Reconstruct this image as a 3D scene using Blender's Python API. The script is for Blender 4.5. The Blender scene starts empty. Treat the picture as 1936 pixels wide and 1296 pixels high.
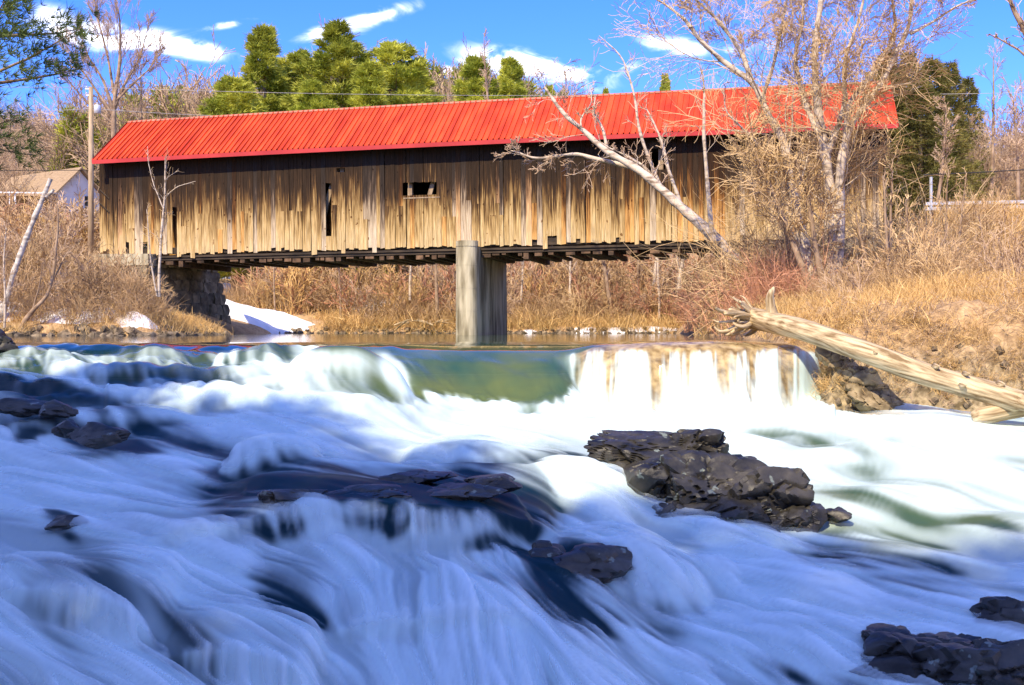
import bpy, math, random
import numpy as np
from mathutils import Vector

# ------------------------------------------------------------------ camera, sky, sun, exposure
SC = bpy.context.scene
COL = SC.collection
F, HZ, ZC = 2250.0, 622.0, 0.25          # focal length in photo pixels, horizon row, camera height over the upper pool
cam = bpy.data.cameras.new('camera'); camo = bpy.data.objects.new('camera', cam); COL.objects.link(camo)
cam.sensor_width = 36.0; cam.lens = 36.0 * F / 1936.0; cam.shift_y = -26.0 / 1936.0
cam.clip_start = 0.05; cam.clip_end = 3000.0
camo.location = (0, 0, ZC); camo.rotation_euler = (math.pi / 2, 0, 0)
SC.camera = camo

SUN_EL = math.radians(47.0)
SUN_HEAD = math.radians(27.0)            # the light travels this far to the right of straight ahead
W = bpy.data.worlds.new('World'); SC.world = W; W.use_nodes = True
wn, wl = W.node_tree.nodes, W.node_tree.links
wn.clear()
def N(tree, typ, **kw):
    n = tree.nodes.new(typ)
    for k, v in kw.items():
        if k.startswith('i_'):
            n.inputs[k[2:].replace('_', ' ')].default_value = v
        else:
            setattr(n, k, v)
    return n
wt = W.node_tree
sky = N(wt, 'ShaderNodeTexSky', sky_type='NISHITA', sun_disc=False)
sky.sun_elevation = SUN_EL; sky.sun_rotation = math.pi + SUN_HEAD
sky.air_density = 1.0; sky.dust_density = 0.3; sky.ozone_density = 3.0; sky.altitude = 300
hsv = N(wt, 'ShaderNodeHueSaturation'); hsv.inputs['Saturation'].default_value = 1.28; hsv.inputs['Value'].default_value = 1.0
wl.new(sky.outputs[0], hsv.inputs['Color'])
# clouds: thin white wisps by direction, placed ones ahead and loose ones all round
tc = N(wt, 'ShaderNodeTexCoord')
sep = N(wt, 'ShaderNodeSeparateXYZ'); wl.new(tc.outputs['Generated'], sep.inputs[0])
def M(tree, op, a, b=None, c=None):
    n = tree.nodes.new('ShaderNodeMath'); n.operation = op
    for i, v in enumerate((a, b, c)):
        if v is None: continue
        if isinstance(v, (int, float)): n.inputs[i].default_value = v
        else: tree.links.new(v, n.inputs[i])
    return n.outputs[0]
az = M(wt, 'ARCTAN2', sep.outputs[0], sep.outputs[1])
el = M(wt, 'ARCSINE', sep.outputs[2])
cmb = N(wt, 'ShaderNodeCombineXYZ'); wl.new(az, cmb.inputs[0]); wl.new(el, cmb.inputs[1])
mp = N(wt, 'ShaderNodeMapping'); mp.inputs['Scale'].default_value = (13, 30, 1); mp.inputs['Rotation'].default_value = (0, 0, -0.15)
wl.new(cmb.outputs[0], mp.inputs[0])
nz = N(wt, 'ShaderNodeTexNoise'); nz.inputs['Scale'].default_value = 1.6; nz.inputs['Detail'].default_value = 9; nz.inputs['Roughness'].default_value = 0.58; nz.inputs['Distortion'].default_value = 0.9
wl.new(mp.outputs[0], nz.inputs['Vector'])
def blob(px, py, rx, ry, tilt, amp):
    a0 = math.atan((px - 968) / F); e0 = math.atan((HZ - py) / F * math.cos(a0))
    da = M(wt, 'SUBTRACT', az, a0); de = M(wt, 'SUBTRACT', el, e0)
    c, s = math.cos(tilt), math.sin(tilt)
    u = M(wt, 'MULTIPLY', M(wt, 'ADD', M(wt, 'MULTIPLY', da, c), M(wt, 'MULTIPLY', de, s)), F / rx)
    v = M(wt, 'MULTIPLY', M(wt, 'SUBTRACT', M(wt, 'MULTIPLY', de, c), M(wt, 'MULTIPLY', da, s)), F / ry)
    r2 = M(wt, 'ADD', M(wt, 'MULTIPLY', u, u), M(wt, 'MULTIPLY', v, v))
    return M(wt, 'MULTIPLY', M(wt, 'EXPONENT', M(wt, 'MULTIPLY', r2, -1.0)), amp)
cl = None
for b in [(190, 68, 120, 24, 0.0, 1.0), (350, 92, 90, 16, -0.12, 1.0), (130, 40, 55, 22, -.3, .55), (690, 38, 110, 15, 0.3, 0.75), (640, 68, 60, 12, 0.1, .4),
          (1010, 128, 130, 24, -0.2, 1.25), (890, 128, 90, 13, 0.15, .9), (1180, 127, 40, 13, 0.3, .7), (1290, 88, 75, 17, -0.2, .85), (430, 46, 60, 8, .25, .55), (1450, 85, 80, 14, .1, .35)]:
    x = blob(*b); cl = x if cl is None else M(wt, 'ADD', cl, x)
front = M(wt, 'GREATER_THAN', M(wt, 'COSINE', az), 0.85)
rest = M(wt, 'MULTIPLY', M(wt, 'SUBTRACT', 1.0, front), 0.37)  # unseen cloud cover, thickened to brighten and whiten the shade
cl = M(wt, 'ADD', cl, rest)
cm = M(wt, 'MULTIPLY', cl, M(wt, 'MULTIPLY_ADD', nz.outputs['Fac'], 4.2, -1.35))
mr = N(wt, 'ShaderNodeMapRange', interpolation_type='SMOOTHSTEP'); mr.inputs['From Min'].default_value = 0.12; mr.inputs['From Max'].default_value = 1.05
wl.new(cm, mr.inputs['Value'])
mixc = N(wt, 'ShaderNodeMix', data_type='RGBA'); wl.new(mr.outputs[0], mixc.inputs['Factor'])
tint = N(wt, 'ShaderNodeMix', data_type='RGBA', blend_type='MULTIPLY'); tint.inputs['Factor'].default_value = 1.0
tint.inputs['B'].default_value = (0.40, 0.49, 0.97, 1)
wl.new(hsv.outputs[0], tint.inputs['A'])
wl.new(tint.outputs['Result'], mixc.inputs['A']); mixc.inputs['B'].default_value = (9.0, 9.0, 9.6, 1)
bg = N(wt, 'ShaderNodeBackground'); bg.inputs['Strength'].default_value = 0.15
wl.new(mixc.outputs['Result'], bg.inputs['Color'])
wo = N(wt, 'ShaderNodeOutputWorld'); wl.new(bg.outputs[0], wo.inputs[0])

sl = bpy.data.lights.new('sun', 'SUN'); slo = bpy.data.objects.new('sun', sl); COL.objects.link(slo)
sl.energy = 3.1; sl.angle = math.radians(0.55); sl.color = (1.0, 0.84, 0.58)
ldir = Vector((math.sin(SUN_HEAD) * math.cos(SUN_EL), math.cos(SUN_HEAD) * math.cos(SUN_EL), -math.sin(SUN_EL)))
slo.rotation_euler = ldir.to_track_quat('-Z', 'Y').to_euler(); slo.location = (-20, -40, 60)
vs = SC.view_settings; vs.view_transform = 'Standard'; vs.look = 'None'; vs.gamma = 1.0; vs.use_curve_mapping = False
vs.exposure = 1.25
SC.render.engine = 'CYCLES'
SC.cycles.max_bounces = 6; SC.cycles.diffuse_bounces = 3; SC.cycles.glossy_bounces = 3; SC.cycles.transparent_max_bounces = 6
SC.cycles.use_denoising = True
SC.cycles.caustics_reflective = False; SC.cycles.caustics_refractive = False

# ------------------------------------------------------------------ helpers
rng = np.random.default_rng(7)
random.seed(7)
def P(px, py, Y): return np.array([(px - 968.0) / F * Y, Y, ZC + (HZ - py) / F * Y])
def PZ(px, py, z):
    Y = (ZC - z) * F / (py - HZ); return P(px, py, Y)
def mk_mesh(name, V, faces, smooth=False):
    V = np.asarray(V, dtype=np.float32).reshape(-1, 3)
    me = bpy.data.meshes.new(name)
    fs = [np.asarray(f, dtype=np.int32) for f in faces if len(f)]
    me.vertices.add(len(V)); me.vertices.foreach_set('co', V.ravel())
    nl = sum(f.size for f in fs); npol = sum(len(f) for f in fs)
    me.loops.add(nl); me.loops.foreach_set('vertex_index', np.concatenate([f.ravel() for f in fs]))
    sizes = np.concatenate([np.full(len(f), f.shape[1], np.int32) for f in fs])
    st = np.zeros(npol, np.int32); st[1:] = np.cumsum(sizes)[:-1]
    me.polygons.add(npol); me.polygons.foreach_set('loop_start', st)
    try: me.polygons.foreach_set('loop_total', sizes)
    except Exception: pass
    me.polygons.foreach_set('use_smooth', np.full(npol, smooth, bool))
    me.update(calc_edges=True)
    return me
def attr(me, name, vals):
    a = me.attributes.new(name, 'FLOAT', 'POINT'); a.data.foreach_set('value', np.asarray(vals, np.float32).ravel())
def add(name, me, mat=None, parent=None):
    o = bpy.data.objects.new(name, me); COL.objects.link(o)
    if mat is not None and me is not None and not me.materials: me.materials.append(mat)
    if parent is not None: o.parent = parent
    return o
def tag(o, label=None, cat=None, group=None, kind=None):
    for k, v in (('label', label), ('category', cat), ('group', group), ('kind', kind)):
        if v: o[k] = v
    return o
def empty(name, loc=(0, 0, 0), label=None, cat=None, group=None, rot=(0, 0, 0)):
    o = bpy.data.objects.new(name, None); COL.objects.link(o); o.location = loc; o.rotation_euler = rot
    o.empty_display_size = 0.1
    return tag(o, label, cat, group)
def unit3(ax):
    b = np.cross(ax, [0.2, 0.3, 1.0]); return b / np.linalg.norm(b)
class MB:
    """collects boxes, tubes and raw pieces into one mesh"""
    def __init__(s): s.V = []; s.Q = []; s.T = []; s.n = 0
    def raw(s, V, Q=None, T=None):
        V = np.asarray(V, float).reshape(-1, 3)
        if Q is not None and len(Q): s.Q.append(np.asarray(Q) + s.n)
        if T is not None and len(T): s.T.append(np.asarray(T) + s.n)
        s.V.append(V); s.n += len(V); return s
    def grain(s, me):
        # lengthwise coordinates for wood grain: along, and around the limb
        V = np.vstack(s.V); c = V - V.mean(0); ax = np.linalg.svd(c[:: max(1, len(c) // 400)], full_matrices=False)[2][0]; u = c @ ax; q = c - u[:, None] * ax
        a = me.attributes.new('grain', 'FLOAT_VECTOR', 'POINT'); b = unit3(ax); w = np.cross(ax, b)
        a.data.foreach_set('vector', np.stack([u, q @ b, q @ w], 1).astype(np.float32).ravel())
    def hexa(s, C):          # 8 corners: bottom 4 ccw, top 4 ccw
        return s.raw(C, [[3, 2, 1, 0], [4, 5, 6, 7], [0, 1, 5, 4], [1, 2, 6, 5], [2, 3, 7, 6], [3, 0, 4, 7]])
    def box(s, x0, x1, y0, y1, z0, z1):
        return s.hexa([[x0, y0, z0], [x1, y0, z0], [x1, y1, z0], [x0, y1, z0], [x0, y0, z1], [x1, y0, z1], [x1, y1, z1], [x0, y1, z1]])
    def tube(s, pts, rad, k=5, cap=False):
        pts = np.asarray(pts, float); n = len(pts)
        rad = np.broadcast_to(np.asarray(rad, float), (n,))
        t = np.gradient(pts, axis=0); t /= np.linalg.norm(t, axis=1, keepdims=True) + 1e-9
        ref = np.array([0.3, 0.9, 0.1]) if abs(t[0, 2]) > 0.7 else np.array([0.1, 0.2, 1.0])
        u = np.cross(t, ref); u /= np.linalg.norm(u, axis=1, keepdims=True) + 1e-9
        v = np.cross(t, u)
        a = np.arange(k) * 2 * math.pi / k
        V = pts[:, None, :] + rad[:, None, None] * (np.cos(a)[None, :, None] * u[:, None, :] + np.sin(a)[None, :, None] * v[:, None, :])
        i = np.arange(n - 1)[:, None] * k; j = np.arange(k)[None, :]; jn = (j + 1) % k
        Q = np.stack([i + j, i + k + j, i + k + jn, i + jn], -1).reshape(-1, 4)
        V = V.reshape(-1, 3); T = None
        if cap:
            V = np.vstack([V, pts[0], pts[-1]])
            jj = np.arange(k); jj2 = (jj + 1) % k; b = (n - 1) * k
            T = np.vstack([np.stack([np.full(k, n * k), jj, jj2], 1), np.stack([np.full(k, n * k + 1), b + jj2, b + jj], 1)])
        return s.raw(V, Q, T)
    def mesh(s, name, smooth=False):
        fs = []
        if s.Q: fs.append(np.vstack(s.Q))
        if s.T: fs.append(np.vstack(s.T))
        return mk_mesh(name, np.vstack(s.V), fs, smooth)
    def build(s, name, mat, parent=None, smooth=False):
        me = s.mesh(name, smooth)
        if mat is MAT.get('log'): s.grain(me)
        return add(name, me, mat, parent)
# value noise
_TB = rng.random((256, 256))
def vn(x, y):
    xi = np.floor(x).astype(int); yi = np.floor(y).astype(int); fx = x - xi; fy = y - yi
    fx = fx * fx * (3 - 2 * fx); fy = fy * fy * (3 - 2 * fy)
    a = _TB[xi & 255, yi & 255]; b = _TB[(xi + 1) & 255, yi & 255]; c = _TB[xi & 255, (yi + 1) & 255]; d = _TB[(xi + 1) & 255, (yi + 1) & 255]
    return (a * (1 - fx) + b * fx) * (1 - fy) + (c * (1 - fx) + d * fx) * fy - 0.5
def fbm(x, y, o=4):
    r = 0; a = 1.0
    for i in range(o):
        r = r + a * vn(x + 17.3 * i, y + 9.1 * i); x = x * 2.03; y = y * 2.03; a *= 0.5
    return r
def ss(x, a, b):
    t = np.clip((x - a) / (b - a), 0, 1); return t * t * (3 - 2 * t)
def smax(a, b, k=0.06):
    h = np.clip(0.5 + 0.5 * (a - b) / k, 0, 1); return b * (1 - h) + a * h + k * h * (1 - h)

# ------------------------------------------------------------------ materials
def new_mat(name):
    m = bpy.data.materials.new(name); m.use_nodes = True
    return m, m.node_tree, m.node_tree.nodes['Principled BSDF']
def simple(name, c1, c2, scale=5.0, rough=0.8, stretch=(1, 1, 1), bump=0.0, detail=5, rand=0.0, coord='Object', spec=0.3, metallic=0.0, lo=.35, hi=.65, attr_=None):
    m, t, b = new_mat(name)
    tcn = N(t, 'ShaderNodeTexCoord'); mpn = N(t, 'ShaderNodeMapping'); mpn.inputs['Scale'].default_value = stretch
    t.links.new(tcn.outputs[coord] if not attr_ else N(t, 'ShaderNodeAttribute', attribute_name=attr_).outputs['Vector'], mpn.inputs[0])
    n = N(t, 'ShaderNodeTexNoise'); n.inputs['Scale'].default_value = scale; n.inputs['Detail'].default_value = detail
    t.links.new(mpn.outputs[0], n.inputs['Vector'])
    r = N(t, 'ShaderNodeMapRange'); r.inputs['From Min'].default_value = lo; r.inputs['From Max'].default_value = hi
    t.links.new(n.outputs['Fac'], r.inputs['Value'])
    mx = N(t, 'ShaderNodeMix', data_type='RGBA'); mx.inputs['A'].default_value = (*c1, 1); mx.inputs['B'].default_value = (*c2, 1)
    t.links.new(r.outputs[0], mx.inputs['Factor'])
    out = mx.outputs['Result']
    if rand:
        oi = N(t, 'ShaderNodeObjectInfo'); hs = N(t, 'ShaderNodeHueSaturation')
        t.links.new(M(t, 'MULTIPLY_ADD', oi.outputs['Random'], rand * 2, 1 - rand), hs.inputs['Value']); t.links.new(out, hs.inputs['Color']); out = hs.outputs[0]
    t.links.new(out, b.inputs['Base Color'])
    b.inputs['Roughness'].default_value = rough; b.inputs['Specular IOR Level'].default_value = spec; b.inputs['Metallic'].default_value = metallic
    if bump:
        bp = N(t, 'ShaderNodeBump'); bp.inputs['Strength'].default_value = bump; bp.inputs['Distance'].default_value = 0.03
        t.links.new(n.outputs['Fac'], bp.inputs['Height']); t.links.new(bp.outputs[0], b.inputs['Normal'])
    return m
MAT = {}
MAT['bark_tan'] = simple('bark_tan', (0.20, 0.13, 0.08), (0.42, 0.30, 0.20), 3, .85)
MAT['birch'] = simple('birch_bark', (0.18, 0.13, 0.09), (0.60, 0.50, 0.39), 2.5, .75, stretch=(1, 1, 3), lo=.32, hi=.52)
MAT['twig'] = simple('twig_tan', (0.36, 0.24, 0.15), (0.58, 0.42, 0.28), 1.5, .8)
MAT['twig_gold'] = simple('twig_gold', (0.44, 0.29, 0.13), (0.68, 0.49, 0.27), 1.5, .8)
MAT['twig_far'] = simple('twig_far', (0.30, 0.20, 0.12), (0.48, 0.34, 0.21), .3, .85, rand=.25)
MAT['twig_red'] = simple('twig_red', (0.46, 0.21, 0.12), (0.64, 0.34, 0.2), 1.5, .8, rand=.2)
MAT['grass_dry'] = simple('dry_grass', (0.42, 0.25, 0.09), (0.76, 0.52, 0.22), 1.2, .8, rand=.25)
MAT['brush'] = simple('brush_tan', (0.32, 0.20, 0.10), (0.60, 0.41, 0.22), 1.2, .8, rand=.25)
MAT['pine'] = simple('pine_needles', (0.24, 0.29, 0.028), (0.66, 0.65, 0.10), .55, .7, rand=.12, detail=3)
MAT['hemlock'] = simple('hemlock_needles', (0.09, 0.10, 0.02), (0.34, 0.29, 0.08), .8, .7, rand=.12, detail=3)
MAT['pine_dark'] = simple('pine_needles_dark', (0.05, 0.09, 0.025), (0.17, 0.22, 0.045), .8, .7, detail=3)
for k_ in ('pine', 'hemlock', 'pine_dark'):       # thin needles let some light through
    t_ = MAT[k_].node_tree; b_ = t_.nodes['Principled BSDF']; tr_ = N(t_, 'ShaderNodeBsdfTranslucent'); mx_ = N(t_, 'ShaderNodeMixShader'); mx_.inputs[0].default_value = .2
    t_.links.new(b_.inputs['Base Color'].links[0].from_socket, tr_.inputs['Color']); t_.links.new(b_.outputs[0], mx_.inputs[1]); t_.links.new(tr_.outputs[0], mx_.inputs[2]); t_.links.new(mx_.outputs[0], t_.nodes['Material Output'].inputs[0])
MAT['concrete'] = simple('concrete', (0.17, 0.14, 0.08), (0.60, 0.53, 0.36), 1.1, .85, stretch=(2.8, 2.8, .5), bump=.4, detail=10, lo=.36, hi=.62)
MAT['stone'] = simple('abutment_stone', (0.10, 0.085, 0.06), (0.30, 0.26, 0.18), 2.5, .85, bump=.6, detail=8, rand=.3)
MAT['log'] = simple('driftwood', (0.20, 0.13, 0.06), (0.66, 0.52, 0.32), 7, .75, stretch=(.22, 3, 3), bump=.6, detail=8, attr_='grain')
MAT['snow'] = simple('snow', (0.78, 0.80, 0.85), (0.9, 0.9, 0.93), 3, .7, bump=.4, spec=.2)
MAT['pole'] = simple('utility_pole_wood', (0.28, 0.20, 0.12), (0.50, 0.38, 0.24), 4, .8, stretch=(3, 3, .3))
MAT['metal'] = simple('grey_metal', (0.45, 0.48, 0.52), (0.6, 0.62, 0.65), 3, .45, metallic=.3)
MAT['wire'] = simple('wire_grey', (0.42, 0.40, 0.36), (0.55, 0.52, 0.46), 3, .5)
MAT['wire_dark'] = simple('wire_dark', (0.03, 0.03, 0.03), (0.05, 0.05, 0.05), 3, .6)
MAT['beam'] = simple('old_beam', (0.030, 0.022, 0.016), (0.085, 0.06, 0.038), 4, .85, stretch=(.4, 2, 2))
MAT['timber'] = simple('truss_timber', (0.22, 0.15, 0.09), (0.42, 0.31, 0.19), 5, .85, stretch=(2, 2, .5))
MAT['deadbirch'] = simple('dead_birch', (0.30, 0.26, 0.22), (0.66, 0.62, 0.56), 3, .8, stretch=(1, 1, 3))
MAT['white'] = simple('white_paint', (0.70, 0.71, 0.74), (0.82, 0.82, 0.83), 2, .6)
MAT['houseroof'] = simple('tan_shingles', (0.26, 0.18, 0.10), (0.38, 0.27, 0.16), 4, .85, stretch=(1, 1, 4))
MAT['glass'] = simple('window_glass', (0.02, 0.025, 0.03), (0.04, 0.05, 0.06), 2, .1, spec=.6)

def siding_mat():
    m, t, b = new_mat('weathered_siding'); L = t.links
    tcn = N(t, 'ShaderNodeTexCoord'); oi = N(t, 'ShaderNodeObjectInfo')
    off = N(t, 'ShaderNodeVectorMath', operation='ADD'); cx = N(t, 'ShaderNodeCombineXYZ')
    L.new(M(t, 'MULTIPLY', oi.outputs['Random'], 40.0), cx.inputs[2]); L.new(M(t, 'MULTIPLY', oi.outputs['Random'], 13.0), cx.inputs[0])
    L.new(tcn.outputs['Object'], off.inputs[0]); L.new(cx.outputs[0], off.inputs[1])
    def noise(sc, scale, det=5, dist=0.0):
        mpn = N(t, 'ShaderNodeMapping'); mpn.inputs['Scale'].default_value = sc; L.new(off.outputs[0], mpn.inputs[0])
        n = N(t, 'ShaderNodeTexNoise'); n.inputs['Scale'].default_value = scale; n.inputs['Detail'].default_value = det; n.inputs['Distortion'].default_value = dist
        L.new(mpn.outputs[0], n.inputs['Vector']); return n.outputs['Fac']
    streak = noise((22, 22, 1.1), 1.0, 4)          # weathering tongues
    grain = noise((60, 60, 1.6), 1.0, 6, .4)
    blot = noise((3, 3, .9), 1.0, 3)
    knot = noise((7, 7, 4.5), 1.0, 1)
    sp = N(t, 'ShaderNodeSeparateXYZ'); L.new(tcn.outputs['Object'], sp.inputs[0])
    # bare bleached wood low down, unbleached brown higher, eave shade painted into the top, with a ragged border that differs board by board
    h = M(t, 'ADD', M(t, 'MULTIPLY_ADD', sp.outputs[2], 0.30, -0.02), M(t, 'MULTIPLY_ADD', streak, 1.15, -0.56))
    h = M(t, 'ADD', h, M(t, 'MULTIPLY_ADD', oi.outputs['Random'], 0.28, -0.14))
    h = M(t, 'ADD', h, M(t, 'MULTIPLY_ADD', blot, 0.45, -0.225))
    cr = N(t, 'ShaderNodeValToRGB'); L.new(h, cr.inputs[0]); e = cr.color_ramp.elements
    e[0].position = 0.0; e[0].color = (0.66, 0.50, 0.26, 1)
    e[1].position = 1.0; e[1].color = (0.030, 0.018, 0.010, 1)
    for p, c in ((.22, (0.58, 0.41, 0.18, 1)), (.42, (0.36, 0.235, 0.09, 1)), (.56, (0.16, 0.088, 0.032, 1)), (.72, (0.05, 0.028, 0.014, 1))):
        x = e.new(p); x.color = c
    gm = N(t, 'ShaderNodeMix', data_type='RGBA', blend_type='MULTIPLY'); gm.inputs['Factor'].default_value = 1
    g2 = N(t, 'ShaderNodeValToRGB'); L.new(grain, g2.inputs[0]); g2.color_ramp.elements[0].position = .3; g2.color_ramp.elements[0].color = (.42, .38, .34, 1); g2.color_ramp.elements[1].position = .62; g2.color_ramp.elements[1].color = (1.1, 1.08, 1.05, 1)
    L.new(cr.outputs[0], gm.inputs['A']); L.new(g2.outputs[0], gm.inputs['B'])
    # some boards greyed, some reddish
    grey = N(t, 'ShaderNodeMix', data_type='RGBA'); dsat = N(t, 'ShaderNodeHueSaturation'); dsat.inputs['Saturation'].default_value = .45; L.new(gm.outputs['Result'], dsat.inputs['Color']); L.new(dsat.outputs[0], grey.inputs['B'])
    L.new(gm.outputs['Result'], grey.inputs['A'])
    gr = M(t, 'FRACT', M(t, 'MULTIPLY', oi.outputs['Random'], 17.3)); L.new(M(t, 'MULTIPLY', M(t, 'GREATER_THAN', gr, .84), .55), grey.inputs['Factor'])
    red = N(t, 'ShaderNodeMix', data_type='RGBA', blend_type='MULTIPLY'); red.inputs['B'].default_value = (1.15, .88, .62, 1)
    rr = M(t, 'FRACT', M(t, 'MULTIPLY', oi.outputs['Random'], 7.7)); L.new(M(t, 'MULTIPLY', M(t, 'GREATER_THAN', rr, .84), .9), red.inputs['Factor'])
    L.new(grey.outputs['Result'], red.inputs['A'])
    kn = N(t, 'ShaderNodeMix', data_type='RGBA', blend_type='MULTIPLY'); kn.inputs['B'].default_value = (.35, .25, .18, 1)
    L.new(M(t, 'GREATER_THAN', knot, .735), kn.inputs['Factor']); L.new(red.outputs['Result'], kn.inputs['A'])
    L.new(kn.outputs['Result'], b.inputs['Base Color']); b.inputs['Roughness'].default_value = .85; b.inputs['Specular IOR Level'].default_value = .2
    bp = N(t, 'ShaderNodeBump'); bp.inputs['Strength'].default_value = .5; bp.inputs['Distance'].default_value = .01; L.new(grain, bp.inputs['Height']); L.new(bp.outputs[0], b.inputs['Normal'])
    return m
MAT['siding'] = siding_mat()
MAT['roof'] = simple('red_metal_roof', (0.44, 0.038, 0.010), (0.70, 0.085, 0.022), .6, .45, spec=.22, rand=.13, stretch=(3, .5, 1), detail=8)
MAT['fascia'] = simple('red_fascia', (0.40, 0.03, 0.03), (0.5, 0.045, 0.04), 1, .5)
MAT['ridgecap'] = simple('ridge_cap', (0.36, 0.14, 0.08), (0.46, 0.2, 0.12), 1, .5)

# ------------------------------------------------------------------ terrain
TH, BX, BY, BG, BZ = -0.22, 0.0, 47.14, 0.0089, 3.5174     # bridge axis angle, middle, grade, bottom of siding
def bridge_sw(X, Y):
    dx, dy = X - BX, Y - BY
    return dx * math.cos(TH) + dy * math.sin(TH), -dx * math.sin(TH) + dy * math.cos(TH)
def d_right(X, Y):
    xr = np.interp(Y, [0, 20, 22, 25, 40, 60, 75, 120], [4.9, 4.75, 4.45, 4.75, 6.0, 7.6, 10, 20])
    yb = np.interp(X, [3.5, 4.9, 8.2, 9.2, 10, 11, 14, 20], [19.4, 18.65, 17.75, 16.4, 14, 10, 0, -30])
    n = 0.35 * vn(X * 1.1, Y * 1.1) + .15 * vn(X * 3.1, Y * 3.1)
    return np.minimum(X - xr, Y - yb) + n
def d_left(X, Y):
    n = 0.8 * vn(X * .35 + 5, Y * .35) + .25 * vn(X * 1.3, Y * 1.3)
    a = np.minimum(-(X + 12.3), Y - 42.0)
    b = -(X + 0.33 * np.minimum(Y, 41) + 5.0)
    return np.maximum(a, b) + n
def d_far(X, Y): return Y - 61.5 + 1.2 * vn(X * .25, Y * .1) + .03 * X
def terr(X, Y):
    X = np.asarray(X, float); Y = np.asarray(Y, float)
    bed = np.interp(Y, [-60, 0, 5, 8, 10, 14, 18, 22, 30, 60], [-5, -4, -3.8, -3.1, -2.6, -2.1, -2.0, -1.6, -1.4, -1.4])
    dr = d_right(X, Y)
    zr = np.interp(dr, [-4, -.5, 0, .25, .55, .95, 1.3, 2.6, 6, 10, 25, 60, 200], [-4, -2.2, -1.3, -1.0, -.35, .35, .60, .82, 1.1, 1.6, 3.0, 9, 40])
    zr = zr + ss(dr, .8, 3) * .25 * fbm(X * .5, Y * .5)
    s, w = bridge_sw(X, Y)
    emb = np.where(w < -2.4, 4.15 + (w + 2.4) * .42, np.where(w > 7, 4.15 + (w - 7) * .08, 4.15)) + BG * s
    emb = np.where(w > 7, np.minimum(emb, 60), emb)
    me = ss(s, 13.0, 16.5); zr = np.where(dr > 0, np.maximum(zr, emb * me + zr * (1 - me)), zr)
    dl = d_left(X, Y)
    zl = np.interp(dl, [-4, 0, .6, 2, 5, 10, 25, 60, 200], [-4, -.2, .35, .8, 2.0, 3.0, 4.6, 10, 40]) + ss(dl, 1, 4) * .35 * fbm(X * .4 + 3, Y * .4)
    df = d_far(X, Y)
    zf = np.interp(df, [-3, 0, .6, 4, 18, 55, 190, 330], [-3, -.2, .3, 1.0, 4.4, 10.5, 29, 32]) + ss(df, 2, 8) * .5 * fbm(X * .3, Y * .3) + ss(df, 30, 120) * 6 * fbm(X * .02, Y * .02)
    zf = zf + ss(df, 60, 190) * np.interp(X / np.maximum(Y, 1), [-.5, -.3, -.1, .05, .2, .5], [4, 2, -3, -8, -10, -4])
    z = np.maximum(np.maximum(bed, zr), np.maximum(zl, zf))
    return z
def axis(*seg):
    out = []
    for a, b, st in seg: out.append(np.arange(a, b, st))
    return np.concatenate(out)
tx = axis((-260, -60, 8), (-60, -26, 1.5), (-26, 3.6, .45), (3.6, 11, .11), (11, 26, .45), (26, 60, 1.5), (60, 268, 8))
ty = axis((-60, 5, 2.5), (5, 16, .6), (16, 21.5, .11), (21.5, 64, .45), (64, 90, 1), (90, 420, 5))
TXg, TYg = np.meshgrid(tx, ty)
TZ = terr(TXg, TYg)
cut = ((d_right(TXg, TYg) > 0) & (d_right(TXg, TYg) < 1.4) & (TYg < 24))
TZ = TZ + np.where(cut, .24 * fbm(TXg * 2.2, TYg * 2.2 + TZ * 1.5) + .07 * vn(TXg * 6, TYg * 6), 0)
def grid_faces(nr, nc):
    i = np.arange(nr - 1)[:, None] * nc + np.arange(nc - 1)[None, :]
    return np.stack([i, i + 1, i + nc + 1, i + nc], -1).reshape(-1, 4)
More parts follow.
